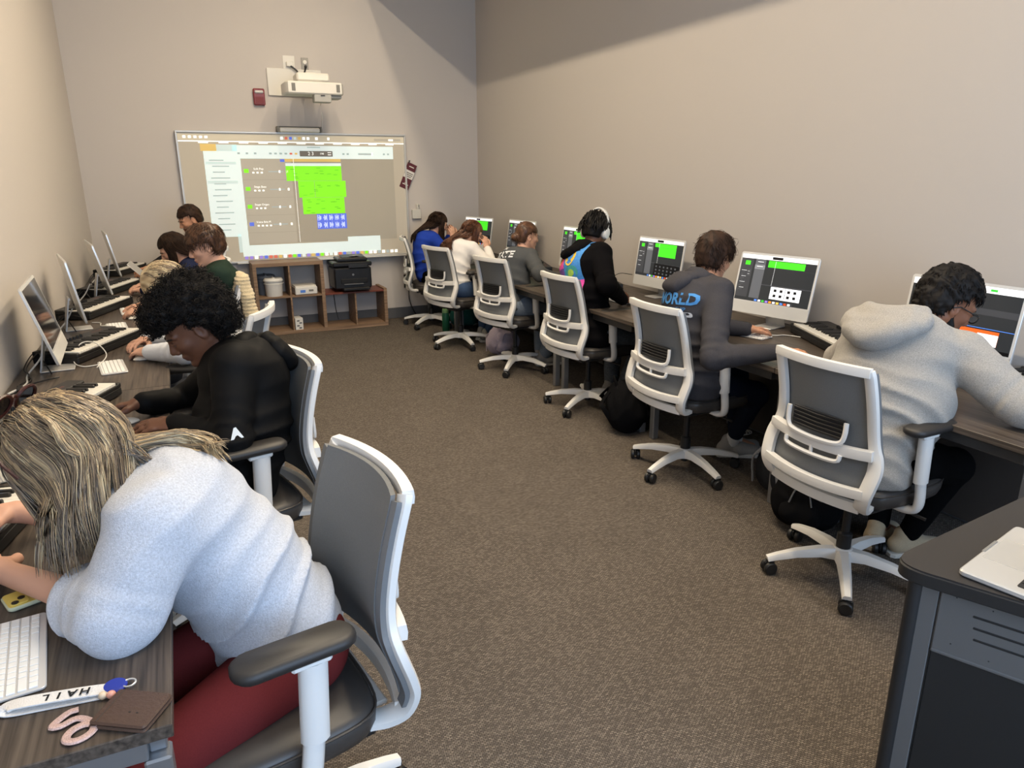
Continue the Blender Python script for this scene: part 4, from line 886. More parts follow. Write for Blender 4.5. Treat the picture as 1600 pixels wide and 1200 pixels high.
def p_blonde():
    s = Person('person with streaked blonde hair in a white sweatshirt, head bowed over the desk', (.05, 4.08), 172, (-.085, 4.16, 1.13), (-.62, -.10, -.72), sk_light, wr=((-.20, 3.98, DB), (-.22, 4.30, DB)), pelv=.0, bow=.06, h=.006, ch=.010, hs=.97, hw=.95)
    s.lidm = s.skin; s.body(); s.face(MATS['hair_brown_solid']); s.top('sweatshirt', fab('soft_white', (214, 218, 226), .04), amp=.012, loose=.016, hem=.03, cuff=True); s.pants('leggings', fab('lead_grey', (96, 100, 108), .1)); s.shoes(shoe_g, sole_w)
    s.cap_hair('hair', hair_blond, th=.012, front=.06, low=-.04, nape=-.08, noise=.002, nf=40, ears=False, vals=(.35, 1)); hang(s, hair_blond, 1100, .15, .006, rad=.0022, arc=1.75, vals=lambda U, r: np.clip(.62+.18*np.sin(U[:, 0]*50)+r.normal(0, .24, len(U)), 0, 1)); return s
def p_afro():
    s = Person('person with a large black afro in a black zip jacket', (.09, 2.74), 182, (.015, 2.84, 1.16), (-.80, -.10, -.58), sk_dark, wr=((-.09, 2.70, DB+.01), (-.20, 2.98, DB+.02)), pelv=.0, bulk=1.18, bow=.06, belly=1.05, h=.005, ch=.0085, hs=1.03, pole=((-.5, .9, -.6), (-.3, -1, -.6)), hand_dir=((-.95, .1, .05), (-.92, .1, -.05)), curl=(.35, .55))
    s.lidm = s.skin; s.body(nose=1.3, lipf=1.35); s.face(MATS['hair_black_solid']); s.top('jacket', mat('black_tech_fleece', (11, 11, 12), rough=.7, bump=.12, bscale=500, spec=.14), amp=.011, loose=.014, hood=1.0, hood_len=.6, hem=.05, cuff=True); s.pants('trousers', fab('washed_black', (40, 42, 46), .1)); s.shoes(shoe_b, sole_w)
    def ex(d, H):
        d.ell(H(-.045, 0, .065), V3(.122, .128, .118), np.stack([s.hf, s.hl, s.hu]), .03); d.ell(H(.035, 0, .105), V3(.075, .095, .06), np.stack([s.hf, s.hl, s.hu]), .04); d.ell(H(-.085, 0, .0), V3(.075, .115, .08), np.stack([s.hf, s.hl, s.hu]), .04)
    s.cap_hair('afro_hair', afro_m, th=.03, front=.058, low=-.005, nape=-.09, noise=.012, nf=70, extra=ex, ears=True)
    r = np.random.default_rng(5); n = 3600; ii = r.choice(len(s.hairV), n); p0 = s.hairV[ii]; c = s.H(-.04, 0, .05); nn = p0-c; nn /= np.linalg.norm(nn, axis=1, keepdims=True); t = np.linspace(0, 1, 10)
    a = np.cross(nn, r.normal(size=(n, 3))); a /= np.linalg.norm(a, axis=1, keepdims=True); b = np.cross(nn, a); ph = r.random((n, 1))*6; th = ph+t[None]*(7+5*r.random((n, 1))); rad = .0045+.004*r.random((n, 1))
    P = (p0-nn*.010)[:, None]+nn[:, None]*(.028*t)[None, :, None]*(.5+.9*r.random((n, 1, 1)))+a[:, None]*(rad*np.cos(th))[:, :, None]+b[:, None]*(rad*np.sin(th))[:, :, None]
    link('hair_curls', strands_mesh('hair_curls', P-s.base, .0011, r.random(n), 3), afro_m, s.hair)['kind'] = 'stuff'; return s
def p_woman():
    s = Person('woman with long highlighted blonde hair in a pale heathered sweatshirt and maroon leggings', (.09, 1.62), 200, (-.285, 1.74, 1.095), (-.66, .30, -.68), sk_light, wr=((-.46, 1.80, DB), (-.46, 2.02, DB+.05)), elb=((-.20, 1.475, .85), None), pelv=-.035, bulk=1.10, bow=.045, twist=.0, h=.005, ch=.008, hs=1.0, pole=((.1, 1.0, -.6), (.2, -1, -.5)), feet=((.30, .10), (.30, -.14)), knees_out=.02, shz=.01, armr=1.2)
    s.lidm = s.skin; s.body(fore=True); s.face(MATS['hair_brown_solid']); s.top('sweatshirt', fab('heather_white', (188, 192, 201), .16, 240, .5, 420), amp=.016, loose=.022, hem=-.03, sleeve=.22, freq=13, hem_r=1.0); s.pants('leggings', fab('maroon_knit', (98, 38, 38), .06, 300, .1), amp=.0015, wide=1.05); s.shoes(shoe_g, sole_w)
    s.cap_hair('hair', hair_blond, th=.014, front=.06, low=-.10, nape=-.10, noise=.002, nf=40, ears=False, vals=(0, .5)); woman_hair(s); return s
def onback(s, p, off):
    if not hasattr(s, 'bvh'): s.bvh = BVHTree.FromPolygons([Vector(v) for v in s.topV], [tuple(q) for q in s.topQ])
    h = s.bvh.ray_cast(Vector(p-s.fr*.5), Vector(s.fr), 1.0); return (np.array(h[0]) if h[0] is not None else p)-s.fr*off
def woman_hair(s):
    def roots(u):
        a = (u[0]*2-1)*2.5; e = .05+.9*u[1]; c, sn = math.cos(a), math.sin(a); r = .014+.010*u[2]
        p = s.H(-.02-c*(.10+r)*math.cos(e), sn*(.08+r)*math.cos(e), .036+(.092+r)*math.sin(e)); return [s.H(.035-.09*u[3], sn*.012, .137-.02*u[3]), p]
    def ends(u):
        a = (u[0]*2-1)*2.5; c, sn = math.cos(a), math.sin(a); side = 1 if sn > 0 else -1
        if u[0] < .36 or u[0] > .93:      # far side and face: hangs straight down toward the keys
            b = s.H(-.02-c*.12, sn*.10, -.04); return [b-V3(0, 0, .05), V3(b[0]+.02*u[2], b[1], max(DESK+.06, b[2]-.17-.08*u[3]))]
        if u[1] > .80 or u[0] < .45:      # swept back over the shoulder onto the back
            e = s.nk+s.td*.03-s.fr*(.09+.02*u[3])-s.td*(.07*u[2])+s.lat*(.12*(u[1]-.35)); m = s.H(-.112, .03+.05*sn, -.03); return [m, .5*(m+e)+V3(0, 0, .025), e]
        b = s.H(-.03-c*.125, sn*.115, -.03); e = V3(b[0]+.05*(u[2]-.3), b[1]-.05-.06*u[1], .90+.06*u[3]); return [b, .5*(b+e)+V3(0, -.02, .01), e]
    def roots2(u): return [s.H(-.02-.05*u[1], (u[0]-.5)*.05, .135), s.H(-.112, (u[0]-.35)*.14, .06), s.H(-.105, (u[0]-.25)*.14, -.03)]
    def ends2(u):
        t = .15+.55*u[2]; dn = s.td*(.01+.05*u[1]); p1 = s.nk*.8+s.sh[0]*.2+s.td*.03; p2 = s.nk*(1-t*.6)+s.sh[0]*t*.6-dn*.5; p3 = s.nk*(1-t)+s.sh[0]*t-dn; return [onback(s, p1, .016+.02*u[3]), onback(s, p2, .012+.012*u[3]), onback(s, p3, .008+.006*u[3])]
    s.long_hair(hair_blond, 800, roots2, ends2, rad=.0010, wave=.018, k=20, vals=lambda U, r: np.clip(.60+r.normal(0, .18, len(U)), 0, 1), clumps=60, jit=.035, seed=5, name='hair_curls')
    vals = lambda U, r: np.clip(.42+.30*np.sin(U[:, 0]*90)*np.sin(U[:, 3]*40)+r.normal(0, .15, len(U)), 0, 1)
    s.long_hair(hair_blond, 3900, roots, ends, rad=.0012, wave=.013, k=15, vals=vals, clumps=210, jit=.016)
def _beard(s, m, th=.006):
    d = SDF(); R = np.stack([s.hf, s.hl, s.hu]); q = s.hs; H = s.H
    for sg in (1, -1):
        d.cap(H(.0, sg*.062, -.03), H(.02, sg*.056, -.07), .010*q+th*.3, .014*q+th*.3, .01); d.cap(H(.02, sg*.052, -.075), H(.068, sg*.022, -.105), .017*q+th, .018*q+th, .015); d.cap(H(.094, sg*.004, -.052), H(.088, sg*.028, -.064), .006*q, .006*q, .006); d.cap(H(.088, sg*.028, -.064), H(.076, sg*.03, -.09), .006*q, .01*q, .008)
    d.ell(H(.078, 0, -.108), (V3(.022, .028, .018)+th)*q, R, .015)
    V, Q = d.mesh(.004, lambda P: .003*snoise(P, 130, 3)); link('beard', np_mesh('beard', V-s.base, Q, {'hv': np.clip(.3+.3*snoise(V, 100, 2), 0, 1)}), m, s.t)
Person.beard = _beard
mat('hair_black_solid', (20, 17, 16), rough=.6); mat('hair_brown_solid', (62, 44, 34), rough=.6)
LENS = mat('clear_lens', (200, 205, 210), rough=.05, alpha=.18)
CAST = {}
for fn in (p_grey, p_world, p_phones, p_bun, p_white, p_blue, p_man, p_navy, p_green, p_blonde, p_afro, p_woman):
    CAST[fn.__name__] = fn()
# ------------------------------------------------------------------ whiteboard with the projected computer picture
brd_m = mat('board_white', (216, 212, 204), rough=.35, spec=.4); brd_fr = mat('board_frame', (205, 204, 200), rough=.4, metal=.4)
BX0, BX1, BZ0, BZ1, BY = .13, 2.505, .785, 2.11, Y1-.03
wb = thing('whiteboard', 'wide whiteboard with a projected music program on the end wall', 'whiteboard', ((BX0+BX1)/2, Y1, BZ0))
def W(x, z, d=0.): return V3(x-(BX0+BX1)/2, BY-Y1-d, z-BZ0)
part('board', MB().box(W((BX0+BX1)/2, (BZ0+BZ1)/2, -.012), (BX1-BX0, .024, BZ1-BZ0)), brd_m, wb)
for (a, b, c, d) in ((BX0-.02, BX1+.02, BZ1, BZ1+.02), (BX0-.02, BX1+.02, BZ0-.02, BZ0)): part('frame_rail', MB().box(W((a+b)/2, (c+d)/2, .0), (b-a, .045, d-c), .004), brd_fr, wb)
for x in (BX0-.01, BX1+.01): part('frame_stile', MB().box(W(x, (BZ0+BZ1)/2), (.02, .045, BZ1-BZ0), .004), brd_fr, wb)
part('pen_tray', MB().box(W((BX0+BX1)/2+.2, BZ0-.02, .045), (1.9, .07, .012), .004), brd_fr, wb)
def pj(name, rgb, s=.55): return mat('projected_'+name, rgb, rough=.5, emit=s, spec=.2)  # projector's light on the board, put into colour and glow of flat pieces
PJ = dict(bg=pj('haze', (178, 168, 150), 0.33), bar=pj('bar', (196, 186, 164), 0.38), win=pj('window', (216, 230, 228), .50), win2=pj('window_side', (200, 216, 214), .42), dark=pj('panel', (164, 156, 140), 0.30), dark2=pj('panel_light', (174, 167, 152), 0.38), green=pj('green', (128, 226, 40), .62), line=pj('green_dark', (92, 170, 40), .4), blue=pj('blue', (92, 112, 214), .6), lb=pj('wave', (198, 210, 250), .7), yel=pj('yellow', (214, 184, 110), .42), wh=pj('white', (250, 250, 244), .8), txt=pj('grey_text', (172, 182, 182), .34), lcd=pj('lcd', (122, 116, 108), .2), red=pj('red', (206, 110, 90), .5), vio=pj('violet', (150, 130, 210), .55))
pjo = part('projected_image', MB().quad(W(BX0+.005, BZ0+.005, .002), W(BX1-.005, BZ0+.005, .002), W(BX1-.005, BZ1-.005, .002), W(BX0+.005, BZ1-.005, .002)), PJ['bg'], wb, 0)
BWd, BHt = BX1-BX0, BZ1-BZ0
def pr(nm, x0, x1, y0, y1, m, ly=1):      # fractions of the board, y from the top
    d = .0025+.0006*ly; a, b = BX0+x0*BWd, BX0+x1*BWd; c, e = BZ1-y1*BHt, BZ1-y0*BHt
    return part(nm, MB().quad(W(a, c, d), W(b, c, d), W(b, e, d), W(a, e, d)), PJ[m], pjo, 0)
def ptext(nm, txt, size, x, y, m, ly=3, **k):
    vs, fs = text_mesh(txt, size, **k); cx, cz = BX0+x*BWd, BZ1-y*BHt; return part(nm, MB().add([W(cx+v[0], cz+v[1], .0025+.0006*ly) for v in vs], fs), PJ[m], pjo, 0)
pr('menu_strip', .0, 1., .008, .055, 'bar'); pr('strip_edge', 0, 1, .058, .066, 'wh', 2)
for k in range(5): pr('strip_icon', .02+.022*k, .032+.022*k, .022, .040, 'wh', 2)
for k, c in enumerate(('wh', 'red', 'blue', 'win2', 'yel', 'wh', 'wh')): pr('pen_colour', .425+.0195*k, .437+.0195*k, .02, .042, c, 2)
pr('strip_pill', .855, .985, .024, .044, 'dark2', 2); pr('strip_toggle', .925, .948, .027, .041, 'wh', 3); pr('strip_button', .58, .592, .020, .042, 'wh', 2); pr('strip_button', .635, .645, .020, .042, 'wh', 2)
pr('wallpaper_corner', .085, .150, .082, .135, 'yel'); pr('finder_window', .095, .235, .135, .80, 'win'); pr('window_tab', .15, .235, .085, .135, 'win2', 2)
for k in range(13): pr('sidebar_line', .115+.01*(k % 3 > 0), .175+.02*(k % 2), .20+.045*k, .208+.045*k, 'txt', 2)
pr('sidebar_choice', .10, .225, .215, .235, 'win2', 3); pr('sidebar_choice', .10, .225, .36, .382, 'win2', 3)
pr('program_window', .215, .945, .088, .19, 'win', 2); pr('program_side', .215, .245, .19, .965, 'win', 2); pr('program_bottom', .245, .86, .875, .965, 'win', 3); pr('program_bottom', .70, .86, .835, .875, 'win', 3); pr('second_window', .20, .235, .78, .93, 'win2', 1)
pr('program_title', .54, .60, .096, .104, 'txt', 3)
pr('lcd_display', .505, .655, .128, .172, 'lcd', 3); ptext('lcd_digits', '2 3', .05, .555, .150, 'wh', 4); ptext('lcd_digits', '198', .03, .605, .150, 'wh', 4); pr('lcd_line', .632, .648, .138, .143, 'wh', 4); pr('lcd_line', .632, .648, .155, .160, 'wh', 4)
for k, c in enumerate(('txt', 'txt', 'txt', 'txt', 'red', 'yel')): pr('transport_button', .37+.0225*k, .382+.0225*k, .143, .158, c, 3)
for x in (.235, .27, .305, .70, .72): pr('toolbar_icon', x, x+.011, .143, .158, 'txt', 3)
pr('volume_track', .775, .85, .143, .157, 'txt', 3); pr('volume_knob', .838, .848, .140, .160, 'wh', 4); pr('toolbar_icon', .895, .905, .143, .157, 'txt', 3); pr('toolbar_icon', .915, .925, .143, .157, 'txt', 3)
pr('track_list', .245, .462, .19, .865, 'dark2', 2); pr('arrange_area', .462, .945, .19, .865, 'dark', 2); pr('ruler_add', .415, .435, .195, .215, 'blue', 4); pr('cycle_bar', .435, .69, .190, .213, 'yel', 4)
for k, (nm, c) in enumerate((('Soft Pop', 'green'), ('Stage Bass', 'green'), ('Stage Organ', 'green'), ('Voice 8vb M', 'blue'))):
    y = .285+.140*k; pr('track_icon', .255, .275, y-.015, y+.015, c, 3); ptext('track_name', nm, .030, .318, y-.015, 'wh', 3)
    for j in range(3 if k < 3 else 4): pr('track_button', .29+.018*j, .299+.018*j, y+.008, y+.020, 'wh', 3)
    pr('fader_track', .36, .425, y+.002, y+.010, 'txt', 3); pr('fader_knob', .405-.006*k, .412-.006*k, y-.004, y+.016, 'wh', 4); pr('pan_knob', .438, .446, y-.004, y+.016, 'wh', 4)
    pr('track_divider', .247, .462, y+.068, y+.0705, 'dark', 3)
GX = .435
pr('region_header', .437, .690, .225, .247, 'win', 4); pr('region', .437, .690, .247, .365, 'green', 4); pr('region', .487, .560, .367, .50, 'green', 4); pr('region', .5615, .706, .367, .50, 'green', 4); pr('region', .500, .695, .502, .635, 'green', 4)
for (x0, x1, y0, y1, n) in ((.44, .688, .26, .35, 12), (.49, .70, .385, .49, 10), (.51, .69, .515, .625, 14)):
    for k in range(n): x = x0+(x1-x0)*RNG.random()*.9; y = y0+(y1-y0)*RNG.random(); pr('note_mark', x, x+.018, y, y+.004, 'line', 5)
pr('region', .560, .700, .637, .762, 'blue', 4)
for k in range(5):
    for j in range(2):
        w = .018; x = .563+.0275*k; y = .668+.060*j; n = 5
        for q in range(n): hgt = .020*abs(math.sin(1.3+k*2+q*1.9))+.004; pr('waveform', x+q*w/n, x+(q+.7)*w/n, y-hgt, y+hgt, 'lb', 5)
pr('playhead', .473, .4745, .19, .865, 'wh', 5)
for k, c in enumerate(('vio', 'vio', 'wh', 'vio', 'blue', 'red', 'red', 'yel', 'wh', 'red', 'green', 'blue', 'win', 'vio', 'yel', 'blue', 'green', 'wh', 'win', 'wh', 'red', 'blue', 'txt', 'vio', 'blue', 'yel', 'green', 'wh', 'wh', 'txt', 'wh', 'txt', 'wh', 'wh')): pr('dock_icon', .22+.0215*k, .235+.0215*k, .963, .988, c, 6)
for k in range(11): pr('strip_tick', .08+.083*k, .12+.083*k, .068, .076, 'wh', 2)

# ------------------------------------------------------------------ projector and wall fittings
plw = mat('projector_white', (222, 218, 208), rough=.4); plg = mat('projector_grille', (120, 118, 112), rough=.6); gpl = mat('grey_cover', (168, 166, 160), rough=.5)
pz = thing('projector', 'white short-throw projector on a wall arm above the whiteboard', 'projector', (1.40, Y1, 2.45))
def Q(x, y, z): return V3(x-1.40, y-Y1, z-2.45)
part('wall_plate', MB().box(Q(1.345, Y1-.012, 2.63), (.56, .024, .27), .004), plw, pz)
part('mount_arm', MB().box(Q(1.44, Y1-.25, 2.66), (.10, .46, .05), .006), plw, pz); part('arm_head', MB().box(Q(1.43, Y1-.50, 2.625), (.32, .24, .08), .015), plw, pz)
pb = MB(); pb.prism([(-.26, -.16), (.26, -.16), (.285, -.12), (.285, .15), (-.285, .15), (-.285, -.12)], 0, .115, frame2(Q(1.43, Y1-.53, 2.46), (1, 0, 0), (0, 1, 0)), .012); bd = part('body', pb, plw, pz)
for x in (1.22, 1.655): part('grille', MB().box(Q(x, Y1-.6915, 2.52), (.035, .006, .07), .001), plg, bd)
for k in range(6): part('vent_slot', MB().box(Q(1.53+.022*k, Y1-.62, 2.574), (.015, .05, .005)), plg, bd)
part('lens_hood', MB().box(Q(1.50, Y1-.62, 2.425), (.17, .12, .075), .006), gpl, pz); part('lens_slot', MB().box(Q(1.50, Y1-.683, 2.45), (.04, .004, .01)), black_pl, pz)
part('under_cover', MB().box(Q(1.63, Y1-.55, 2.445), (.13, .18, .03), .005), gpl, pz)
sb = thing('sensor_bar', 'slim white sensor bar on brackets over the whiteboard top edge', 'sensor bar', (1.34, Y1, 2.15)); part('bar', MB().box((0, -.11, 0), (.42, .045, .045), .01), plw, sb)
for x in (-.225, .225): part('bracket', MB().box((x, -.06, .01), (.018, .13, .055), .003), plg, sb)
part('top_rod', MB().tube([(-.22, -.06, .035), (.22, -.06, .035)], .006, 6), plg, sb)
oa = thing('power_outlet', 'white outlet plate with a plugged-in adapter above the projector', 'outlet', (1.30, Y1, 2.82)); part('plate', MB().box((0, -.004, 0), (.12, .008, .15), .002), plw, oa); part('adapter', MB().box((.005, -.03, -.01), (.07, .045, .05), .006), plw, oa)
ob = thing('power_outlet', 'grey steel outlet plate with a white plug, right of the adapter outlet', 'outlet', (1.465, Y1, 2.825)); part('plate', MB().box((0, -.004, 0), (.075, .008, .12), .002), mat('steel_plate', (128, 124, 116), rough=.4, metal=.5), ob); part('socket', MB().lathe([(.02, 0), (.02, .01)], (0, -.008, .015), 14, R=Matrix.Rotation(PI/2, 3, 'X')), plw, ob); part('plug', MB().box((.005, -.02, -.03), (.025, .03, .025), .004), black_pl, ob)
pcb = tag(part('projector_cable', MB().tube(spline([(1.31, Y1-.05, 2.79), (1.37, Y1-.06, 2.74), (1.38, Y1-.08, 2.68), (1.40, Y1-.10, 2.67), (1.44, Y1-.06, 2.72), (1.47, Y1-.03, 2.79)], 6), .009, 6), black_pl), 'short black power cable looping above the projector', 'cable')
tag(part('sensor_cable', MB().tube(spline([(1.585, Y1-.45, 2.45), (1.60, Y1-.02, 2.43), (1.605, Y1-.01, 2.30), (1.59, Y1-.02, 2.17), (1.56, Y1-.06, 2.165)], 6), .0045, 6), plw), 'thin white cable from the projector down to the sensor bar', 'cable')
red_m = mat('alarm_red', (122, 16, 18), rough=.35, coat=.3)
al = thing('fire_alarm', 'red fire alarm horn strobe on the wall left of the projector', 'fire alarm', (.965, Y1, 2.475)); part('housing', MB().prism(rrect(.115, .165, .015, 4), 0, .045, frame2((0, 0, 0), (1, 0, 0), (0, 0, 1), (0, -1, 0)), .008), red_m, al)
part('strobe', MB().box((0, -.052, .048), (.085, .02, .028), .008), mat('strobe_lens', (210, 205, 200), rough=.15), al); part('horn_grille', MB().prism(rrect(.085, .07, .01, 3, 0, -.035), 0, .004, frame2((0, -.046, 0), (1, 0, 0), (0, 0, 1), (0, -1, 0))), mat('alarm_dark_red', (112, 14, 18), rough=.5), al)
mar = mat('maroon_card', (86, 24, 36), rough=.6); bk = thing('wall_booklet', 'maroon emergency booklet hanging tilted beside the whiteboard', 'booklet', (2.545, Y1, 1.67)); bk.rotation_euler = (0, math.radians(24), 0)
part('cover', MB().box((0, -.028, 0), (.115, .012, .30), .002), mar, bk); part('white_band', MB().box((0, -.0348, .02), (.113, .002, .09)), plw, bk)
for k, (z, w) in enumerate(((.035, .09), (.015, .09), (-.005, .07))): part('text_line', MB().box((0, -.0363, z), (w, .001, .008)), mat('ink_dark', (60, 50, 50)), bk)
for k, (z, w) in enumerate(((.11, .06), (-.085, .03), (-.10, .07))): part('title_line', MB().box((0, -.0348, z), (w, .001, .010)), plw, bk)
part('hook', MB().tube([(-.045, -.005, .165), (-.045, -.03, .17), (-.045, -.035, .14)], .006, 6), black_pl, bk)
wd = thing('wall_sensor', 'small beige box with a white knob on the wall beside the far right chair', 'wall box', (2.63, Y1, 1.235)); part('box', MB().box((0, -.02, 0), (.11, .04, .11), .006), mat('beige_box', (205, 202, 192), rough=.5), wd)
part('knob', MB().tube([(.02, -.02, .06), (.02, -.03, .115)], [.018, .024], 10), plw, wd); part('knob_slot', MB().box((.02, -.052, .10), (.006, .006, .03)), plg, wd)
ol = thing('floor_outlet', 'black wall outlet low beside the far right chair with a cord', 'outlet', (2.50, Y1, .445)); part('plate', MB().box((0, -.005, 0), (.115, .01, .16), .002), black_pl, ol); part('socket', MB().box((-.012, -.015, .03), (.035, .01, .03), .003), mat('socket_grey', (150, 150, 150)), ol); part('plug', MB().box((-.01, -.025, -.03), (.04, .03, .04), .005), plw, ol)
tag(part('outlet_cord', MB().tube(spline([(2.49, Y1-.04, .41), (2.48, Y1-.07, .36), (2.49, Y1-.06, .2), (2.56, Y1-.10, .03), (2.62, Y1-.25, .010)], 6), .006, 6), black_pl), 'black cord dropping from the low wall outlet to the carpet', 'cord')

# ------------------------------------------------------------------ stepped shelf unit and what stands on it
oak = wood_mat('shelf_oak', (112, 88, 68), (160, 132, 106), ax=0, scale=.35, rough=.55); SXa, SYf, SYb = .685, 8.015, 8.385; Cw = .355; SH1, SH2 = .785, .42
sh = thing('shelf_unit', 'stepped oak cube shelf below the whiteboard', 'shelf', (SXa, SYf, 0))
def S(x0, x1, z0, z1, nm, y0=0, y1=SYb-SYf, m=oak): return part(nm, MB().box(((x0+x1)/2, (y0+y1)/2, (z0+z1)/2), (x1-x0, y1-y0, z1-z0), .002), m, sh)
S(0, 4*Cw+.02, 0, .038, 'base_board'); S(0, .038, .038, SH1-.038, 'side_panel'); S(0, 2*Cw+.03, SH1-.038, SH1, 'top_board'); S(2*Cw-.008, 2*Cw+.03, .038, SH1-.038, 'side_panel'); S(4*Cw-.018, 4*Cw+.02, .038, SH2+.015, 'side_panel')
S(.038, 2*Cw-.008, SH2-.018, SH2, 'shelf_board'); S(Cw+.008, Cw+.026, .038, SH2-.018, 'divider'); S(Cw+.008, Cw+.026, SH2, SH1-.038, 'divider'); S(3*Cw, 3*Cw+.018, .038, SH2-.018, 'divider'); S(2*Cw+.03, 4*Cw-.018, SH2-.018, SH2, 'low_top', m=wood_mat('shelf_cherry', (92, 44, 34), (124, 66, 50), ax=0, scale=.35))
buck = mat('bucket_white', (226, 224, 218), rough=.35); bgr = mat('bucket_grey', (96, 104, 114), rough=.4)
def bucket(lb, x, y, z, m, lm, r=.095, h=.17):
    t = thing('bucket', lb, 'bucket', (x, y, z)); part('pail', MB().lathe([(r*.9, 0), (r*.92, .004), (r, h)], n=24), m, t); part('lid', MB().lathe([(r*1.06, h-.012), (r*1.1, h-.006), (r*1.1, h+.006), (r*1.03, h+.012), (r*1.0, h+.022), (r*.9, h+.026)], n=24), lm, t); part('lid_rib', MB().box((0, 0, h+.03), (.02, r*1.7, .012), .003), lm, t)
    part('bail_handle', MB().tube([(r*1.08*math.cos(a), r*1.08*math.sin(a)*1.0-.01, h-.03-.05*math.sin(a)*0) for a in np.linspace(PI, 2*PI, 10)], .003, 5), lm, t)
bucket('white plastic bucket with lid on the upper left shelf', SXa+.21, 8.12, SH2, buck, buck); bucket('grey lidded bucket behind the white bucket on the shelf', SXa+.145, 8.27, SH2, bgr, bgr, .10, .19)
dv = thing('white_player', 'flat white device with a blue display on the upper shelf', 'device', (SXa+.535, 8.14, SH2+.001), .06); part('case', MB().box((0, 0, .045), (.24, .22, .085), .008), buck, dv); part('front_display', MB().box((-.04, -.1115, .04), (.055, .003, .028)), mat('lcd_blue', (70, 110, 180), emit=.3), dv); part('button_panel', MB().box((.05, -.1115, .045), (.05, .003, .02)), plg, dv); part('cover', MB().box((0, .01, .092), (.23, .19, .012), .004), plw, dv)
bx_ = thing('small_carton', 'small white printed carton on the bottom shelf', 'carton', (SXa+.425, 8.10, .038), .1); part('box', MB().box((0, 0, .065), (.085, .15, .13), .002), buck, bx_); 
for k, (x, z) in enumerate(((-.01, .10), (.015, .075), (-.012, .045), (.01, .02))): part('printed_mark', MB().box((x, -.0757, z), (.028, .001, .014)), mat('print_grey', (90, 92, 96)), bx_)
prn = mat('printer_black', (24, 24, 26), rough=.4, spec=.45); pr_ = thing('printer', 'black multifunction printer on the low end of the shelf', 'printer', (1.75, 8.19, SH2+.001))
part('body', MB().box((0, .0, .15), (.42, .33, .24), .015), prn, pr_); part('scanner_lid', MB().box((0, .005, .305), (.44, .35, .05), .012), prn, pr_); part('feeder', MB().prism([(-.15, -.12), (.18, -.12), (.18, .14), (-.15, .14)], .33, .372, None, .012), prn, pr_); part('feeder_tray', MB().box((.03, -.02, .382), (.26, .16, .010), .003, R=Matrix.Rotation(.12, 3, 'X')), prn, pr_); part('loose_paper', MB().box((.05, -.06, .392), (.10, .07, .004), 0, R=Matrix.Rotation(.5, 3, 'Z')), mat('paper_grey', (150, 150, 150)), pr_)
part('output_slot', MB().box((.01, -.166, .12), (.30, .012, .05), .004), mat('printer_slot', (10, 10, 11), rough=.6), pr_); part('output_lip', MB().box((.0, -.175, .085), (.22, .03, .012), .003), mat('printer_grey', (92, 94, 98), rough=.4), pr_); part('paper_tray', MB().box((.02, -.19, .035), (.30, .09, .03), .006), prn, pr_); part('control_panel', MB().box((.06, -.176, .285), (.22, .012, .04), .004), mat('printer_panel', (44, 45, 48), rough=.3), pr_); part('badge', MB().lathe([(.012, 0), (.012, .003)], (0, -.166, .19), 14, R=Matrix.Rotation(PI/2, 3, 'X')), mat('badge_grey', (130, 132, 136), metal=.6), pr_)
tag(part('hanging_cord', MB().tube(spline([(1.60, 8.33, SH2+.03), (1.585, 8.395, SH2-.0), (1.59, 8.392, .30), (1.60, 8.392, .16), (1.62, 8.39, .045)], 6), .005, 6), black_pl), 'black cord hanging behind the low shelf under the printer', 'cord')

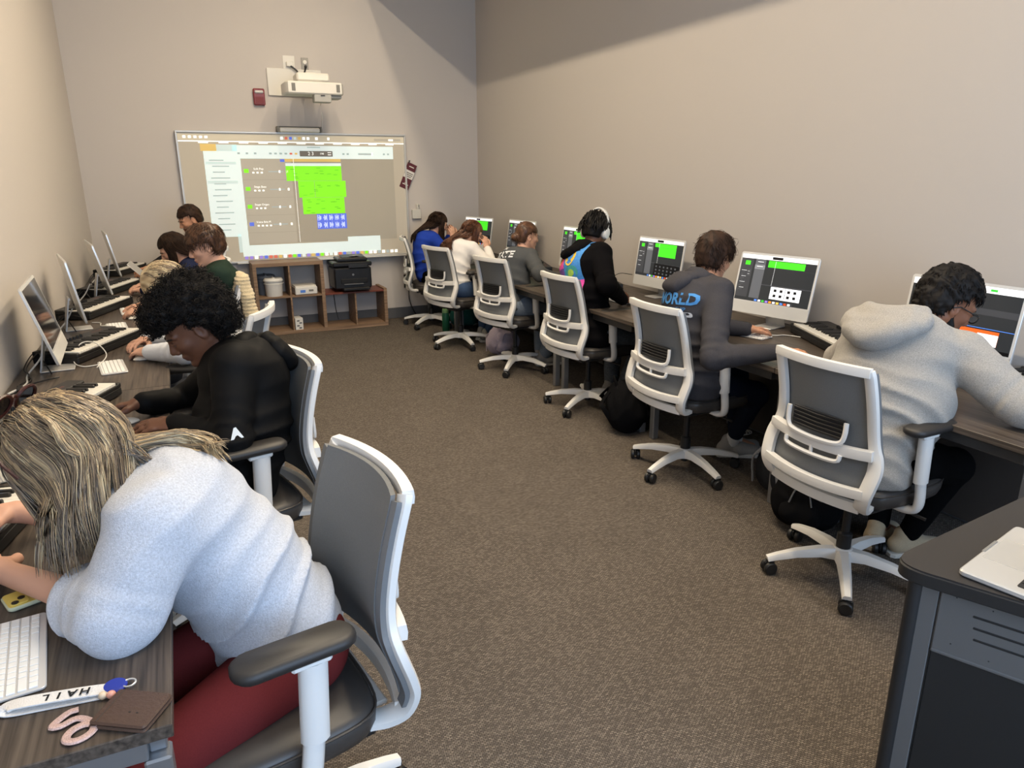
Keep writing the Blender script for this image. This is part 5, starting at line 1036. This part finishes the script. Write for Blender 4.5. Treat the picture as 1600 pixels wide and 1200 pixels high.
# ------------------------------------------------------------------ piano-style controller keyboards
kb_blk = mat('midi_black', (22, 22, 23), rough=.45); key_w = mat('key_white', (232, 228, 218), rough=.3, coat=.3); key_b = mat('key_black', (18, 18, 19), rough=.35); edge_g = mat('midi_edge', (120, 120, 122), rough=.4, metal=.5)
NW = 25; KW = .0233; KL = NW*KW+.05; KD = .235
wkey = MB().box((.069, 0, 0), (.138, KW-.0014, .018), .0015).mesh('white_key', 30); wkey.materials.append(key_w); bkey = MB().box((.045, 0, 0), (.088, .0125, .014), .0025).mesh('black_key', 30); bkey.materials.append(key_b)
BLK = [i for i in range(NW-1) if i % 7 not in (2, 6)]
def midi(lb, mid, ang, each=True, z=DESK, name='Mini Keys'):
    """local: x toward the player, y along the keys; origin at the middle of the front edge"""
    t = thing('piano_keyboard', lb, 'keyboard', (mid[0], mid[1], z), ang, 'piano-style keyboards')
    part('case', MB().box((-KD/2, 0, .021), (KD, KL, .036), .005), kb_blk, t); part('rear_panel', MB().box((-KD+.042, 0, .052), (.078, KL, .03), .005), kb_blk, t); part('front_strip', MB().box((-.003, 0, .045), (.008, KL-.03, .014), .002), kb_blk, t)
    for s in (-1, 1): part('end_cheek', MB().box((-KD/2+.035, s*(KL/2-.0115), .046), (KD-.07, .023, .022), .004), kb_blk, t)
    y0 = -NW*KW/2+KW/2
    if each:
        for i in range(NW): link('white_key', wkey, key_w, t).location = (-.147, y0+i*KW, .052)
        for i in BLK: link('black_key', bkey, key_b, t).location = (-.148, y0+(i+.5)*KW, .0655)
    else:
        m1 = MB(); m2 = MB()
        for i in range(NW): m1.box((-.078, y0+i*KW, .052), (.138, KW-.0016, .018), .0015)
        for i in BLK: m2.box((-.103, y0+(i+.5)*KW, .0655), (.088, .0125, .014), .0025)
        part('white_keys', m1, key_w, t)['kind'] = 'stuff'; part('black_keys', m2, key_b, t)['kind'] = 'stuff'
    for k in range(6): part('control_knob', MB().lathe([(.008, 0), (.0075, .014), (.006, .015)], (-KD+.045, -.12+.03*k, .067), 10), kb_blk, t)
    vs, fs = text_mesh(name, .022); part('panel_lettering', MB().add([(-KD+.045-v[1]*1., .18+v[0]*1., .0675) for v in vs], fs), mat('lettering_red', (150, 90, 86)), t, 0)
    return t
def yaw(a, b): return math.atan2(b[1]-a[1], b[0]-a[0])-PI/2     # player side to the right of the direction a->b
A_L = yaw((-.519, 4.04), (-.246, 4.601))
midi('piano keyboard at the bottom left by the blonde woman', (-.495, 1.99), yaw((-.5, 1.98), (-.447, 2.219))); midi('piano keyboard under the hand of the person with the afro', (-.428, 3.09), A_L+.02); midi('piano keyboard in front of the front-most silver computer', (-.383, 4.32), A_L); midi('piano keyboard between the second and third silver computers', (-.463, 5.61), A_L+.08, False); midi('piano keyboard beside the third silver computer', (-.43, 6.60), A_L+.1, False); midi('piano keyboard in the far left corner by the laptop', (-.42, 7.86), A_L+.1, False)
RA = yaw((3.237, 3.053), (3.021, 2.556)); midi('piano keyboard on the right desk under the charcoal hoodie hand', (3.115, 2.775), RA)
midi('piano keyboard on the right desk at the frame edge', (3.16, 1.60), PI-.30, False); midi('piano keyboard on the right desk between bun and headphones wearers', (3.05, 5.12), PI-.3, False); midi('piano keyboard on the right desk between white top and bun', (3.05, 6.32), PI-.3, False)

# ------------------------------------------------------------------ computer keyboards, mice, laptops
kbd_a = mat('keyboard_silver', (214, 214, 214), rough=.35, metal=.3); keyc = mat('keycap_white', (238, 238, 236), rough=.4)
ROWS = [([1.]*14, .0085), ([1.]*13+[1.5], .0165), ([1.5]+[1.]*13, .0165), ([1.8]+[1.]*11+[1.75], .0165), ([2.35]+[1.]*10+[2.3], .0165), ([1, 1, 1, 1.25, 5.2, 1.25, 1, 1, 1, 1], .0165)]
KM = {}
def keyboard(lb, loc, rz, each=False):
    t = thing('computer_keyboard', lb, 'keyboard', loc, rz, 'white computer keyboards'); L = .279; D = .115
    part('tray', MB().prism(rrect(D, L, .01, 4), .001, .007, None, .0015), kbd_a, t); x = D/2-.006; allk = MB()
    for (ks, hh) in ROWS[::1]:
        tot = sum(ks)+(14.5-sum(ks))*0; u = (L-.012)/tot; y = L/2-.006; kd = hh
        for k in ks:
            w = k*u-.0024; cy = y-k*u/2; cx = x-kd/2; y -= k*u
            if each:
                key = (round(w, 4), kd)
                if key not in KM: me = MB().box((0, 0, 0), (kd-.0022, w, .0035), .0009).mesh('key', 30); me.materials.append(keyc); KM[key] = me
                link('key', KM[key], keyc, t).location = (-cx*1., cy, .0085)
            else: allk.box((-cx, cy, .0085), (kd-.0022, w, .0035), .0009)
        x -= kd+.0012
    if not each: part('keys', allk, keyc, t)['kind'] = 'stuff'
    return t
def mouse(lb, loc, rz):
    t = thing('mouse', lb, 'mouse', loc, rz, 'white computer mice'); d = SDF(); d.ell((0, 0, .002), (.056, .029, .021), None, .005); V, Qd = d.mesh(.0022, None, lambda P: .003-P[:, 2]); link('shell', np_mesh('shell', V, Qd), key_w, t); part('base', MB().prism(rrect(.10, .048, .02, 4), .0005, .005), edge_g, t); return t
keyboard('white computer keyboard at the bottom left corner', (-.395, 1.495, DESK), math.radians(7), True); keyboard('white computer keyboard tethered by a white cable in front of the front-most computer', (-.366, 3.90, DESK), math.radians(8)); keyboard('white computer keyboard under the typing hand of the blonde person', (-.405, 4.97, DESK), math.radians(7)); keyboard('white computer keyboard in front of the green sweatshirt', (-.36, 5.55, DESK), .1)
keyboard('white computer keyboard before the charcoal hoodie', (2.96, 3.12, DESK), PI+.25); keyboard('white computer keyboard before the headphones wearer', (2.92, 4.42, DESK), PI)
mouse('white mouse near the afro wearer sleeve', (-.270, 2.95, DESK), .25); mouse('white mouse under the hand of the blonde person', (-.225, 4.02, DESK), .1); mouse('white mouse beside the hand in the green sleeve', (-.30, 5.24, DESK), .2)
def laptop(lb, loc, rz, op, keys=True, L=.31, D=.215):
    """local: x toward the user (front edge at +x)"""
    t = thing('laptop', lb, 'laptop', loc, rz, None); part('base', MB().prism(rrect(D, L, .012, 4), .001, .014, None, .003), alu, t); part('trackpad', MB().prism(rrect(.078, .125, .004, 3, .058, 0), .0140, .0144), mat('trackpad', (198, 198, 196), rough=.25, metal=.4), t)
    part('keyboard_well', MB().prism(rrect(.095, .265, .004, 3, -.038, 0), .0140, .0146), black_pl, t); kk = MB()
    for r in range(5):
        for c in range(14): kk.box((-.077+.019*r, -.124+.0191*c, .0152), (.0165, .0165, .0014))
    part('keys', kk, mat('laptop_key', (30, 30, 32), rough=.5), t)['kind'] = 'stuff'
    lid = bpy.data.objects.new('lid', MB().prism(rrect(L, D, .012, 4, 0, D/2), 0, .005, frame2((0, 0, 0), (0, 1, 0), (0, 0, 1)), .001).mesh('lid', 35)); lid.data.materials.append(alu); COL.objects.link(lid); lid.parent = t; lid.location = (-D/2+.004, 0, .013); lid.rotation_euler = (0, -op, 0)
    part('screen', MB().prism(rrect(L-.012, D-.014, .006, 3, 0, D/2), .0051, .0056, frame2((0, 0, 0), (0, 1, 0), (0, 0, 1))), S_dk, lid); part('lid_notch', MB().box((D/2-.003, 0, .0145), (.006, .07, .002), .0005), mat('notch_grey', (150, 150, 148), rough=.4, metal=.4), t)
    return t
laptop('open silver laptop at the far end of the left desk', (-.37, 7.17, DESK), PI-.05, -.75)

# ------------------------------------------------------------------ foreground things on the left desk
ph_ = thing('phone', 'yellow phone face down with stickers on its case, left edge of the desk', 'phone', (-.375, 1.735, DESK), yaw((-.446, 1.72), (-.35, 1.76))+PI); yl = mat('phone_yellow', (224, 200, 104), rough=.3, coat=.3); part('case', MB().prism(rrect(.075, .15, .012, 4), .001, .011, None, .003), mat('case_clear', (196, 198, 170), rough=.25), ph_); part('back_glass', MB().prism(rrect(.069, .144, .010, 4), .011, .0116), yl, ph_)
cb_ = part('camera_bump', MB().prism(rrect(.034, .036, .008, 4, -.014, .05), .0116, .014, None, .001), yl, ph_)
for (x, y) in ((-.021, .058), (-.007, .043)): part('lens', MB().lathe([(.0072, .014), (.0072, .0155), (.005, .0157)], (x, y, 0), 14), black_pl, cb_)
part('white_sticker', MB().prism(rrect(.05, .055, .004, 3, .003, -.035), .0116, .0120), plw, ph_); part('photo_sticker', MB().prism(rrect(.032, .022, .001, 2, .0, .008), .0116, .0121), mat('sticker_grey', (96, 90, 92)), ph_)
vs, fs = text_mesh('XO', .036); part('sticker_letters', MB().add([(.003-v[1], -.036+v[0], .0124) for v in vs], fs), mat('sticker_red', (176, 40, 56)), ph_, 0)
wlt = thing('wallet', 'small dark brown leather wallet at the desk corner', 'wallet', (-.175, 1.226, DESK), math.radians(-32)); lea = mat('leather_brown', (70, 50, 40), rough=.5, bump=.3, bscale=160); part('back_fold', MB().prism(rrect(.108, .088, .008, 4), .001, .008, None, .003), lea, wlt); part('front_fold', MB().prism(rrect(.105, .086, .008, 4, .001, 0), .0082, .0155, None, .003), lea, wlt); part('spine_seam', MB().tube([(-.038, .04, .0155), (-.038, -.04, .0155)], .0012, 5), mat('leather_dark', (48, 34, 28), rough=.6), wlt)
for x in (.006, .02): part('snap_mark', MB().box((x, -.012, .0158), (.004, .002, .0006)), black_pl, wlt)
st_ = thing('wrist_strap', 'white woven wrist strap lettered HAIL in black', 'strap', (-.29, 1.315, DESK), yaw((-.358, 1.322), (-.216, 1.30))+PI/2); wv = mat('woven_white', (226, 224, 222), rough=.9, bump=.6, bscale=330)
path = spline([(.085, .004, .006), (.03, .0, .012), (-.05, -.002, .014), (-.082, .0, .010), (-.088, -.004, .006), (-.075, -.006, .003), (-.02, -.004, .0025), (.05, -.002, .0025), (.085, .0, .0025)], 5); part('webbing', MB().sweep(path, [(-.0145, -.0012), (.0145, -.0012), (.0145, .0012), (-.0145, .0012)], V3(0, 0, 1)), wv, st_, 50)
for k, chh in enumerate('HAIL'):
    vs, fs = text_mesh(chh, .024, bold=.0007); cx = .038-.021*k; part('letter', MB().add([(cx-v[0], -.001-v[1], .0146+.0006) for v in vs], fs), mat('ink_black', (14, 14, 15), rough=.8), st_, 0)
chm = thing('glitter_charm', 'rose glitter letter-shaped key charm beside the strap', 'charm', (-.262, 1.225, DESK), .55); gl = mat('glitter_rose', (206, 178, 172), rough=.25, noise=.35, nscale=600, metal=.3)
part('ring_letter', MB().tube([(.022*math.cos(a), .017*math.sin(a)-.018, .004) for a in np.linspace(0, 2*PI, 25)[:-1]], .0075, 8, closed=True, flat=.5), gl, chm); part('stem_letter', MB().tube(spline([(.024, -.03, .005), (.022, .0, .005), (.012, .02, .005), (-.012, .024, .005), (-.02, .036, .005), (.01, .046, .005), (.026, .040, .005)], 4), .007, 8, flat=.5), gl, chm)
part('key_ring', MB().tube([(.045+.012*math.cos(a), .075+.012*math.sin(a), .006) for a in np.linspace(0, 2*PI, 17)[:-1]], .0014, 6, closed=True), alu, chm)
tas = thing('blue_pompom', 'blue round key tag beside the wallet', 'key tag', (-.206, 1.312, DESK)); part('disc', MB().lathe([(.018, .001), (.021, .004), (.021, .007), (.018, .010)], n=20), mat('tag_blue', (34, 52, 158), rough=.5), tas); part('clip', MB().tube([(.024+.011*math.cos(a), -.004+.011*math.sin(a), .008) for a in np.linspace(0, 2*PI, 17)[:-1]], .0018, 6, closed=True), alu, tas); part('pink_bead', MB().ball((-.004, -.026, .008), .008), mat('bead_pink', (222, 160, 140), rough=.3), tas); part('cream_bead', MB().ball((-.018, -.022, .008), .0075), mat('bead_cream', (222, 200, 170), rough=.3), tas)
lp = tag(part('lilac_card', MB().box((-.20, 2.80, DESK+.003), (.07, .045, .004), .001, R=Matrix.Rotation(.2, 3, 'Z')), mat('lilac_paper', (176, 158, 172), rough=.6)), 'small lilac card on the desk behind the blonde hair', 'card')

# ------------------------------------------------------------------ cables on the left desk
wcab = mat('cable_white', (214, 212, 206), rough=.5)
def cable(lb, pts, r, m, name='cable'): return tag(part(name, MB().tube(spline(pts, 6), r, 6), m, None, 60), lb, 'cable')
names = ['front-most', 'second', 'third', 'last']
for k, y in enumerate((4.0, 5.04, 6.18, 7.22)):
    z = DESK+.006; rr = random.Random(k)
    cable('thick white power cable behind the %s left-wall computer' % names[k], [(-.64, y+.05, DESK+.12), (-.68, y+.02, DESK+.05), (-.72, y-.10, z), (-.70, y-.28, z), (-.745, y-.42, z)], .0045, wcab)
    cable('black looping cable behind the %s left-wall computer' % names[k], [(-.62, y-.12, z), (-.66, y-.02, DESK+.05), (-.70, y+.12, DESK+.06), (-.73, y-.05, z+.02), (-.69, y-.22, z), (-.74, y-.5, z)], .0032, black_pl)
    cable('thin black usb cable beside the %s left-wall computer' % names[k], [(-.60, y+.22, DESK+.03), (-.66, y+.10, DESK+.07), (-.72, y+.16, DESK+.06), (-.745, y-.02, DESK+.02), (-.70, y-.15, z), (-.73, y-.30, z)], .0028, black_pl)
cable('white looped cable of the tethered keyboard', [(-.43, 3.98, DESK+.005), (-.50, 3.97, DESK+.006), (-.545, 4.06, DESK+.02), (-.52, 4.20, DESK+.075), (-.45, 4.17, DESK+.078), (-.40, 4.08, DESK+.03), (-.435, 3.92, DESK+.005)], .0028, wcab)
cable('white cable of the keyboard beside the second computer', [(-.455, 5.05, DESK+.005), (-.50, 5.06, DESK+.005), (-.51, 5.16, DESK+.006), (-.56, 5.2, DESK+.006)], .0028, wcab)
ba = thing('cable_adapter', 'small black inline switch on the cord near the left wall', 'adapter', (-.70, 3.62, DESK), .4); part('switch_body', MB().box((0, 0, .012), (.03, .065, .022), .008), black_pl, ba); part('strain_relief', MB().tube([(0, .03, .012), (.01, .08, .008)], [.008, .004], 8), black_pl, ba)
cable('black cord running to the inline switch', [(-.58, 3.80, DESK+.006), (-.66, 3.74, DESK+.006), (-.69, 3.66, DESK+.008), (-.72, 3.52, DESK+.005), (-.755, 3.30, DESK+.005), (-.75, 3.0, DESK+.005)], .0035, black_pl)
cable('white mouse-pad cable before the charcoal hoodie', [(3.02, 3.10, DESK+.005), (3.08, 3.02, DESK+.006), (3.14, 3.0, DESK+.006), (3.18, 2.92, DESK+.006)], .003, wcab)
cable('thin black cable rising beside the green-stack screen', [(3.02, 4.74, DESK+.005), (3.03, 4.72, DESK+.10), (3.10, 4.70, DESK+.16), (3.20, 4.66, DESK+.15)], .003, black_pl)

# ------------------------------------------------------------------ lectern in the lower right corner with a laptop
lec_top = mat('lectern_top', (40, 37, 36), rough=.45); lec_edge = mat('lectern_edge', (30, 30, 31), rough=.5); lec_gr = mat('lectern_grey', (88, 88, 88), rough=.55); lec_bk = mat('lectern_black', (22, 23, 24), rough=.6)
LZ = .90; C0 = V3(1.294, .893, 0); d1 = nrm(V3(.488, .055, 0)); d2 = nrm(V3(.43, -.90, 0))
lt = thing('lectern', 'dark teaching lectern with grey vented side, lower right corner', 'lectern', (1.294, .893, 0))
def corner_poly(c, r, ins=0.):
    """rounded corner at c between edge directions d2 (toward the camera) and d1"""
    p = c+(d1+d2)*ins; pts = []
    a, b = p+d2*r, p+d1*r
    for t in np.linspace(0, 1, 9): pts.append((1-t)**2*a+2*t*(1-t)*p+t*t*b)
    return [V3(*q) for q in pts]+[p+d1*1.0, p+d1*1.0+d2*.62, p+d2*.62]
part('worktop', MB().prism([(q[0]-C0[0], q[1]-C0[1]) for q in corner_poly(C0, .085)][::-1], LZ-.034, LZ-.003, None, .003), lec_edge, lt); part('worktop_laminate', MB().prism([(q[0]-C0[0], q[1]-C0[1]) for q in corner_poly(C0, .085, .002)][::-1], LZ-.003, LZ), lec_top, lt)
nn_ = nrm(np.cross(d2, V3(0, 0, 1))); nn_ = nn_ if nn_@d1 < 0 else -nn_       # outward normal of the left side
def side(u0, u1, z0, z1, off, th, nm, m, par=None):
    c = d2*(u0+u1)/2+nn_*(off-.035)-nn_*th/2; R = np.stack([d2, nn_, V3(0, 0, 1)], 1)
    return part(nm, MB().box(c+V3(0, 0, (z0+z1)/2), (u1-u0, th, z1-z0), .002, R=R), m, par or lt)
part('corner_post', MB().tube([d1*.045+d2*.045, d1*.045+d2*.045+V3(0, 0, LZ-.034)], .016, 14), lec_edge, lt)
side(.052, .105, 0, LZ-.034, .0, .03, 'frame_post', lec_gr); vp = side(.108, .60, LZ-.19, LZ-.036, .0, .02, 'vent_panel', lec_gr)
for k in range(3): side(.17+.004*k, .60, LZ-.087-.026*k, LZ-.080-.026*k, .0012, .004, 'vent_slot', lec_bk, vp)
for (u, z) in ((.135, LZ-.055), (.14, LZ-.165), (.20, LZ-.06), (.21, LZ-.175)): side(u, u+.004, z, z+.004, .001, .003, 'screw', lec_bk, vp)
side(.108, .60, 0.02, LZ-.193, -.004, .02, 'side_panel', lec_bk); side(.108, .60, LZ-.196, LZ-.188, .002, .02, 'panel_rail', lec_gr)
bp_ = MB(); R_ = np.stack([d1, np.cross(V3(0, 0, 1), d1), V3(0, 0, 1)], 1); bp_.box(d1*.5+d2*.05+V3(0, 0, (LZ-.034)/2), (.85, .02, LZ-.04), .002, R=R_); part('back_panel', bp_, lec_bk, lt)
LPX = V3(1.378, .79, 0)      # front-left corner of the laptop
e1 = nrm(V3(.91, .20, 0)); ang = math.atan2(e1[1], e1[0])+PI/2; cpt = LPX+e1*.155-V3(-math.sin(ang-PI/2), math.cos(ang-PI/2), 0)*.1075
laptop('open silver laptop on the lectern at the right edge', (cpt[0], cpt[1], LZ), ang, .45)

# ------------------------------------------------------------------ bags and bottles on the floor
def backpack(lb, loc, rz, m, trim, sx=.30, sy=.20, sz=.42, tilt=(0, 0), strap=True, seed=1, pocket=True):
    t = thing('backpack', lb, 'backpack', loc, rz); T_ = lambda p: V3(p[0]+tilt[0]*p[2], p[1]+tilt[1]*p[2], p[2]); d = SDF()
    d.cap(T_((0, -sx*.22, .12)), T_((0, sx*.22, .12)), sy*.5, sy*.5, .05); d.cap(T_((0, -sx*.2, sz*.5)), T_((0, sx*.2, sz*.5)), sy*.47, sy*.47, .08); d.cap(T_((0, -sx*.10, sz-.10)), T_((0, sx*.10, sz-.10)), sy*.38, sy*.38, .08)
    V, Qd = d.mesh(.009, folds(seed, .010, 24), lambda P: .004-P[:, 2]); link('main_bag', np_mesh('main_bag', V, Qd), m, t)
    if pocket:
        d = SDF(); d.cap(T_((-sy*.42, -sx*.16, .12)), T_((-sy*.42, sx*.16, .12)), .06, .06, .05); d.cap(T_((-sy*.40, -sx*.12, .22)), T_((-sy*.40, sx*.12, .22)), .05, .05, .05); V, Qd = d.mesh(.009, folds(seed+3, .006, 30), lambda P: .006-P[:, 2]); pk = link('front_pocket', np_mesh('front_pocket', V, Qd), m, t)
        part('zip', MB().tube(spline([T_((-sy*.42-.05, -sx*.2, .18)), T_((-sy*.42-.045, -sx*.1, .25)), T_((-sy*.42-.045, sx*.1, .25)), T_((-sy*.42-.05, sx*.2, .18))], 5), .004, 5), trim, pk)
    part('carry_handle', MB().tube(spline([T_((.02, -.05, sz-.03)), T_((.03, -.02, sz+.03)), T_((.03, .02, sz+.03)), T_((.02, .05, sz-.03))], 5), .009, 6), trim, t)
    if strap:
        for s_ in (-1, 1): part('shoulder_strap', MB().tube(spline([T_((sy*.35, s_*.05, sz-.06)), T_((sy*.62, s_*.09, sz*.62)), T_((sy*.60, s_*.13, .18)), T_((sy*.4, s_*.14, .05))], 6), .018, 6, flat=.35), trim, t, 60)
    return t
bk_b = fab('bag_black', (17, 17, 19), .1, 120); bk_g = fab('bag_grey', (78, 78, 82), .1, 120); bk_l = fab('bag_lavender', (150, 138, 148), .1, 120); bk_t = fab('bag_teal', (34, 84, 78), .1, 120)
backpack('slumped black backpack on the carpet between two chairs, by a desk leg', (2.70, 3.88, 0), 2.6, bk_b, bk_b, .34, .24, .34, (.25, .1), seed=4)
backpack('black backpack with grey straps leaning under the right desk', (2.80, 2.60, 0), 2.9, fab('bag_charcoal', (40, 41, 45), .15, 90), fab('bag_pale_strap', (128, 130, 136), .1, 120), .32, .22, .40, (-.2, .0), seed=6); backpack('black backpack with grey piping behind the nearest right chair', (2.63, 2.27, 0), .5, bk_b, fab('bag_grey_piping', (104, 106, 108), .1, 120), .26, .20, .36, (.15, 0), seed=9)
backpack('lavender backpack on the carpet under the bun wearer chair', (2.72, 6.08, 0), 1.5, bk_l, bk_l, .28, .18, .36, (0, 0), seed=12); backpack('teal tote bag under the desk of the person in white', (2.86, 7.48, 0), 1.2, bk_t, bk_t, .30, .16, .30, seed=14, pocket=False)
bt = thing('water_bottle', 'dark green water bottle standing behind the white top wearer chair', 'bottle', (2.62, 7.42, 0)); part('body', MB().lathe([(.038, .002), (.042, .01), (.042, .19), (.036, .21)], n=18), mat('bottle_green', (22, 84, 58), rough=.35), bt); part('cap', MB().lathe([(.036, .21), (.038, .215), (.038, .245), (.03, .25)], n=18), mat('bottle_lid', (120, 160, 110), rough=.4), bt); part('loop', MB().tube([(.03*math.cos(a), 0, .25+.035*math.sin(a)) for a in np.linspace(0, PI, 9)], .005, 6), mat('bottle_loop', (150, 178, 120)), bt)
for k, (lb, ox, ys) in enumerate((('tangle of thin white charger cable under the right desk', 3.28, 3.42),)):
    r = random.Random(3); pts = [(ox+.07*math.cos(a*1.9)+.02*r.random(), ys+.06*math.sin(a*2.3), .012+.02*abs(math.sin(a))) for a in np.linspace(0, 9, 26)]; cable(lb, pts, .004, wcab)

# ------------------------------------------------------------------ headphones, cardigan, sunglasses, small worn things
P_ = CAST['p_phones']; hpw = mat('headphone_white', (216, 216, 214), rough=.35); hp = thing('headphones', 'white over-ear headphones on the black hoodie wearer', 'headphones', tuple(P_.hd)); R_ = np.stack([P_.hf, P_.hl, P_.hu], 1)
hl_ = lambda f, l, u: P_.hf*f+P_.hl*l+P_.hu*u
part('headband', MB().sweep([hl_(-.01, .104*math.cos(a), .002+.166*math.sin(a)) for a in np.linspace(.1, PI-.1, 19)], [(-.013, -.005), (.013, -.005), (.013, .005), (-.013, .005)], [hl_(0, math.cos(a), math.sin(a)) for a in np.linspace(.1, PI-.1, 19)]), hpw, hp, 50)
for s_ in (1, -1): e = part('ear_cup', MB().lathe([(.020, -.014), (.036, -.012), (.038, .0), (.034, .012), (.02, .016)], hl_(-.008, s_*.100, -.012), 20, R=np.stack([P_.hf, P_.hu, P_.hl*s_], 1)@np.diag([.85, 1.12, 1])), hpw, hp, 50); part('ear_cushion', MB().lathe([(.03, -.012), (.034, -.006), (.03, 0)], hl_(-.008, s_*.084, -.012), 20, R=np.stack([P_.hf, P_.hu, P_.hl*s_], 1)@np.diag([.85, 1.12, 1])), mat('cushion_grey', (150, 148, 146)), e)
# cardigan on the back of the fourth left chair
knit = mat('knit_cream', (206, 188, 152), rough=.95, noise=.12, nscale=120, bump=.9, bscale=220, sheen=.3); a_ = math.radians(182); Fd = V3(math.cos(a_), math.sin(a_), 0); Ld = V3(-Fd[1], Fd[0], 0); cb = V3(.06, 5.18, 0)
d = SDF(); g = lambda f, l, z: cb+Fd*f+Ld*l+V3(0, 0, z)
for l in (.04, .14): d.cap(g(-.30, l, 1.03), g(-.335, l, .66), .038, .045, .04); d.cap(g(-.28, l, 1.035), g(-.235, l, .92), .03, .026, .03)
d.cap(g(-.29, .18, 1.02), g(-.36, .235, .58), .048, .044, .03); d.cap(g(-.36, .235, .58), g(-.33, .24, .40), .044, .038, .03)
V, Qd = d.mesh(.008, lambda P: .0035*np.sin(P[:, 2]*260+2*snoise(P, 12, 3))+folds(31, .008, 26)(P)); cg = thing('cardigan', 'cream ribbed knit cardigan draped over a chair back', 'cardigan', tuple(cb)); link('knit', np_mesh('knit', V-cb, Qd), knit, cg)
# sunglasses pushed up on the woman's hair
P_ = CAST['p_woman']; tort = mat('tortoise_frame', (58, 24, 20), rough=.3, noise=.4, nscale=90); sg_ = thing('sunglasses', 'dark tortoiseshell sunglasses pushed up on the blonde hair', 'sunglasses', tuple(P_.hd)); fr = MB(); Hh = lambda f, l, u: P_.hf*f+P_.hl*l+P_.hu*u
for s_ in (1, -1):
    pts = [Hh(-.030-.024*math.sin(a), s_*(.040+.033*math.cos(a)), .158+.010*math.sin(a)) for a in np.linspace(0, 2*PI, 19)[:-1]]; part('rim', MB().tube(pts, .0040, 6, closed=True), tort, sg_); part('tinted_lens', MB().add(pts, [tuple(range(18))]), mat('dark_lens', (20, 18, 18), rough=.1), sg_, 0)
    part('temple', MB().tube(spline([Hh(-.02, s_*.074, .158), Hh(-.01, s_*.105, .13), Hh(.0, s_*.128, .07), Hh(.005, s_*.126, .02)], 5), .004, 6), tort, sg_)
part('bridge', MB().tube([Hh(-.04, .008, .162), Hh(-.042, 0, .166), Hh(-.04, -.008, .162)], .0035, 6), tort, sg_)
# lettering and prints on the clothes
P_ = CAST['p_world']; blue_ink = mat('ink_blue', (70, 140, 206), rough=.8); white_ink = mat('ink_white', (214, 216, 220), rough=.8); cen = P_.chest*.94+P_.mid*.06
def prn_text(P_, txt, size, c, m, dx, dy, nm='lettering', **k):
    vs, fs = text_mesh(txt, size, **k); P_.decal(nm, [(v[0]+dx, v[1]+dy) for v in vs], fs, m, c, -P_.lat, P_.td)
prn_text(P_, 'WORLD', .085, cen, blue_ink, .03, .012, shear=.15, bold=.003); prn_text(P_, 'CHAMPIONSHIP', .030, cen, blue_ink, .02, -.042); prn_text(P_, 'DANCE CUP', .02, cen, white_ink, .02, -.13) if False else None
P_.decal('badge', [(x+.125, y-.068) for (x, y) in rrect(.07, .026, .012, 4)], [tuple(range(20))], white_ink, cen, -P_.lat, P_.td); prn_text(P_, '- - - - -', .03, cen, blue_ink, -.01, -.09); prn_text(P_, '-- --- --', .025, cen, white_ink, 0, -.115)
P_ = CAST['p_bun']; cen = P_.chest*.75+P_.nk*.25; prn_text(P_, 'STATE', .085, cen, white_ink, 0, .0, bold=.003); prn_text(P_, 'THE', .035, cen, white_ink, .0, .062, bold=.001)
for k in range(4): P_.decal('letter_block', [(x-.06+.04*k, y-.10-.01*(k % 2)) for (x, y) in rrect(.026, .09-.012*(k % 3), .004, 2)], [tuple(range(12))], white_ink, cen, -P_.lat, P_.td)
P_ = CAST['p_phones']; cen = P_.chest*.97+P_.nk*.03
def panel(nm, x0, x1, y0, y1, m, off, n=8):
    vs = [(x0+(x1-x0)*i/n, y0+(y1-y0)*j/n) for j in range(n+1) for i in range(n+1)]; fs = [(j*(n+1)+i, j*(n+1)+i+1, (j+1)*(n+1)+i+1, (j+1)*(n+1)+i) for j in range(n) for i in range(n)]; P_.decal(nm, vs, fs, m, cen, -P_.lat, P_.td, off=off)
def disc(nm, cx, cy, rx, ry, m, off, n=20): P_.decal(nm, [(cx, cy)]+[(cx+rx*math.cos(2*PI*i/n), cy+ry*math.sin(2*PI*i/n)) for i in range(n)], [(0, 1+i, 1+(i+1) % n) for i in range(n)], m, cen, -P_.lat, P_.td, off=off)
ink = lambda n_, c: mat('print_'+n_, c, rough=.8, noise=.15, nscale=60)
pk_, bl_, or_, ye_, cy_ = ink('pink', (214, 70, 160)), ink('blue', (60, 130, 200)), ink('orange', (232, 110, 84)), ink('yellow', (222, 182, 60)), ink('teal', (60, 150, 150))
panel('print_panel', -.15, -.02, -.02, .15, pk_, .004); panel('print_panel', -.02, .15, -.12, .15, bl_, .004); panel('print_panel', -.02, .15, -.26, -.12, pk_, .004); panel('print_panel', -.15, -.02, -.26, -.02, ink('violet', (120, 80, 170)), .004)
disc('print_blob', -.085, .055, .045, .05, or_, .0055); disc('print_blob', -.09, .055, .02, .025, mat('ink_black', (14, 14, 15)), .007); disc('print_ring', .05, .05, .05, .06, ye_, .0055); disc('print_ring', .055, .06, .026, .034, bl_, .007); disc('print_blob', .065, -.06, .06, .05, cy_, .0055); disc('print_blob', .065, -.065, .03, .026, ink('lime', (150, 190, 80)), .007); disc('print_blob', -.08, -.14, .04, .06, or_, .0055)
P_ = CAST['p_afro']; c_ = P_.sh[0]*.25+P_.el[0]*.75; P_.decal('sleeve_logo', [(-.022, -.012), (.022, -.014), (.004, .02), (-.004, .018)], [(0, 1, 2, 3)], mat('logo_reflective', (215, 222, 226), rough=.3), c_, V3(1, .05, 0), V3(-.1, -.2, 1))
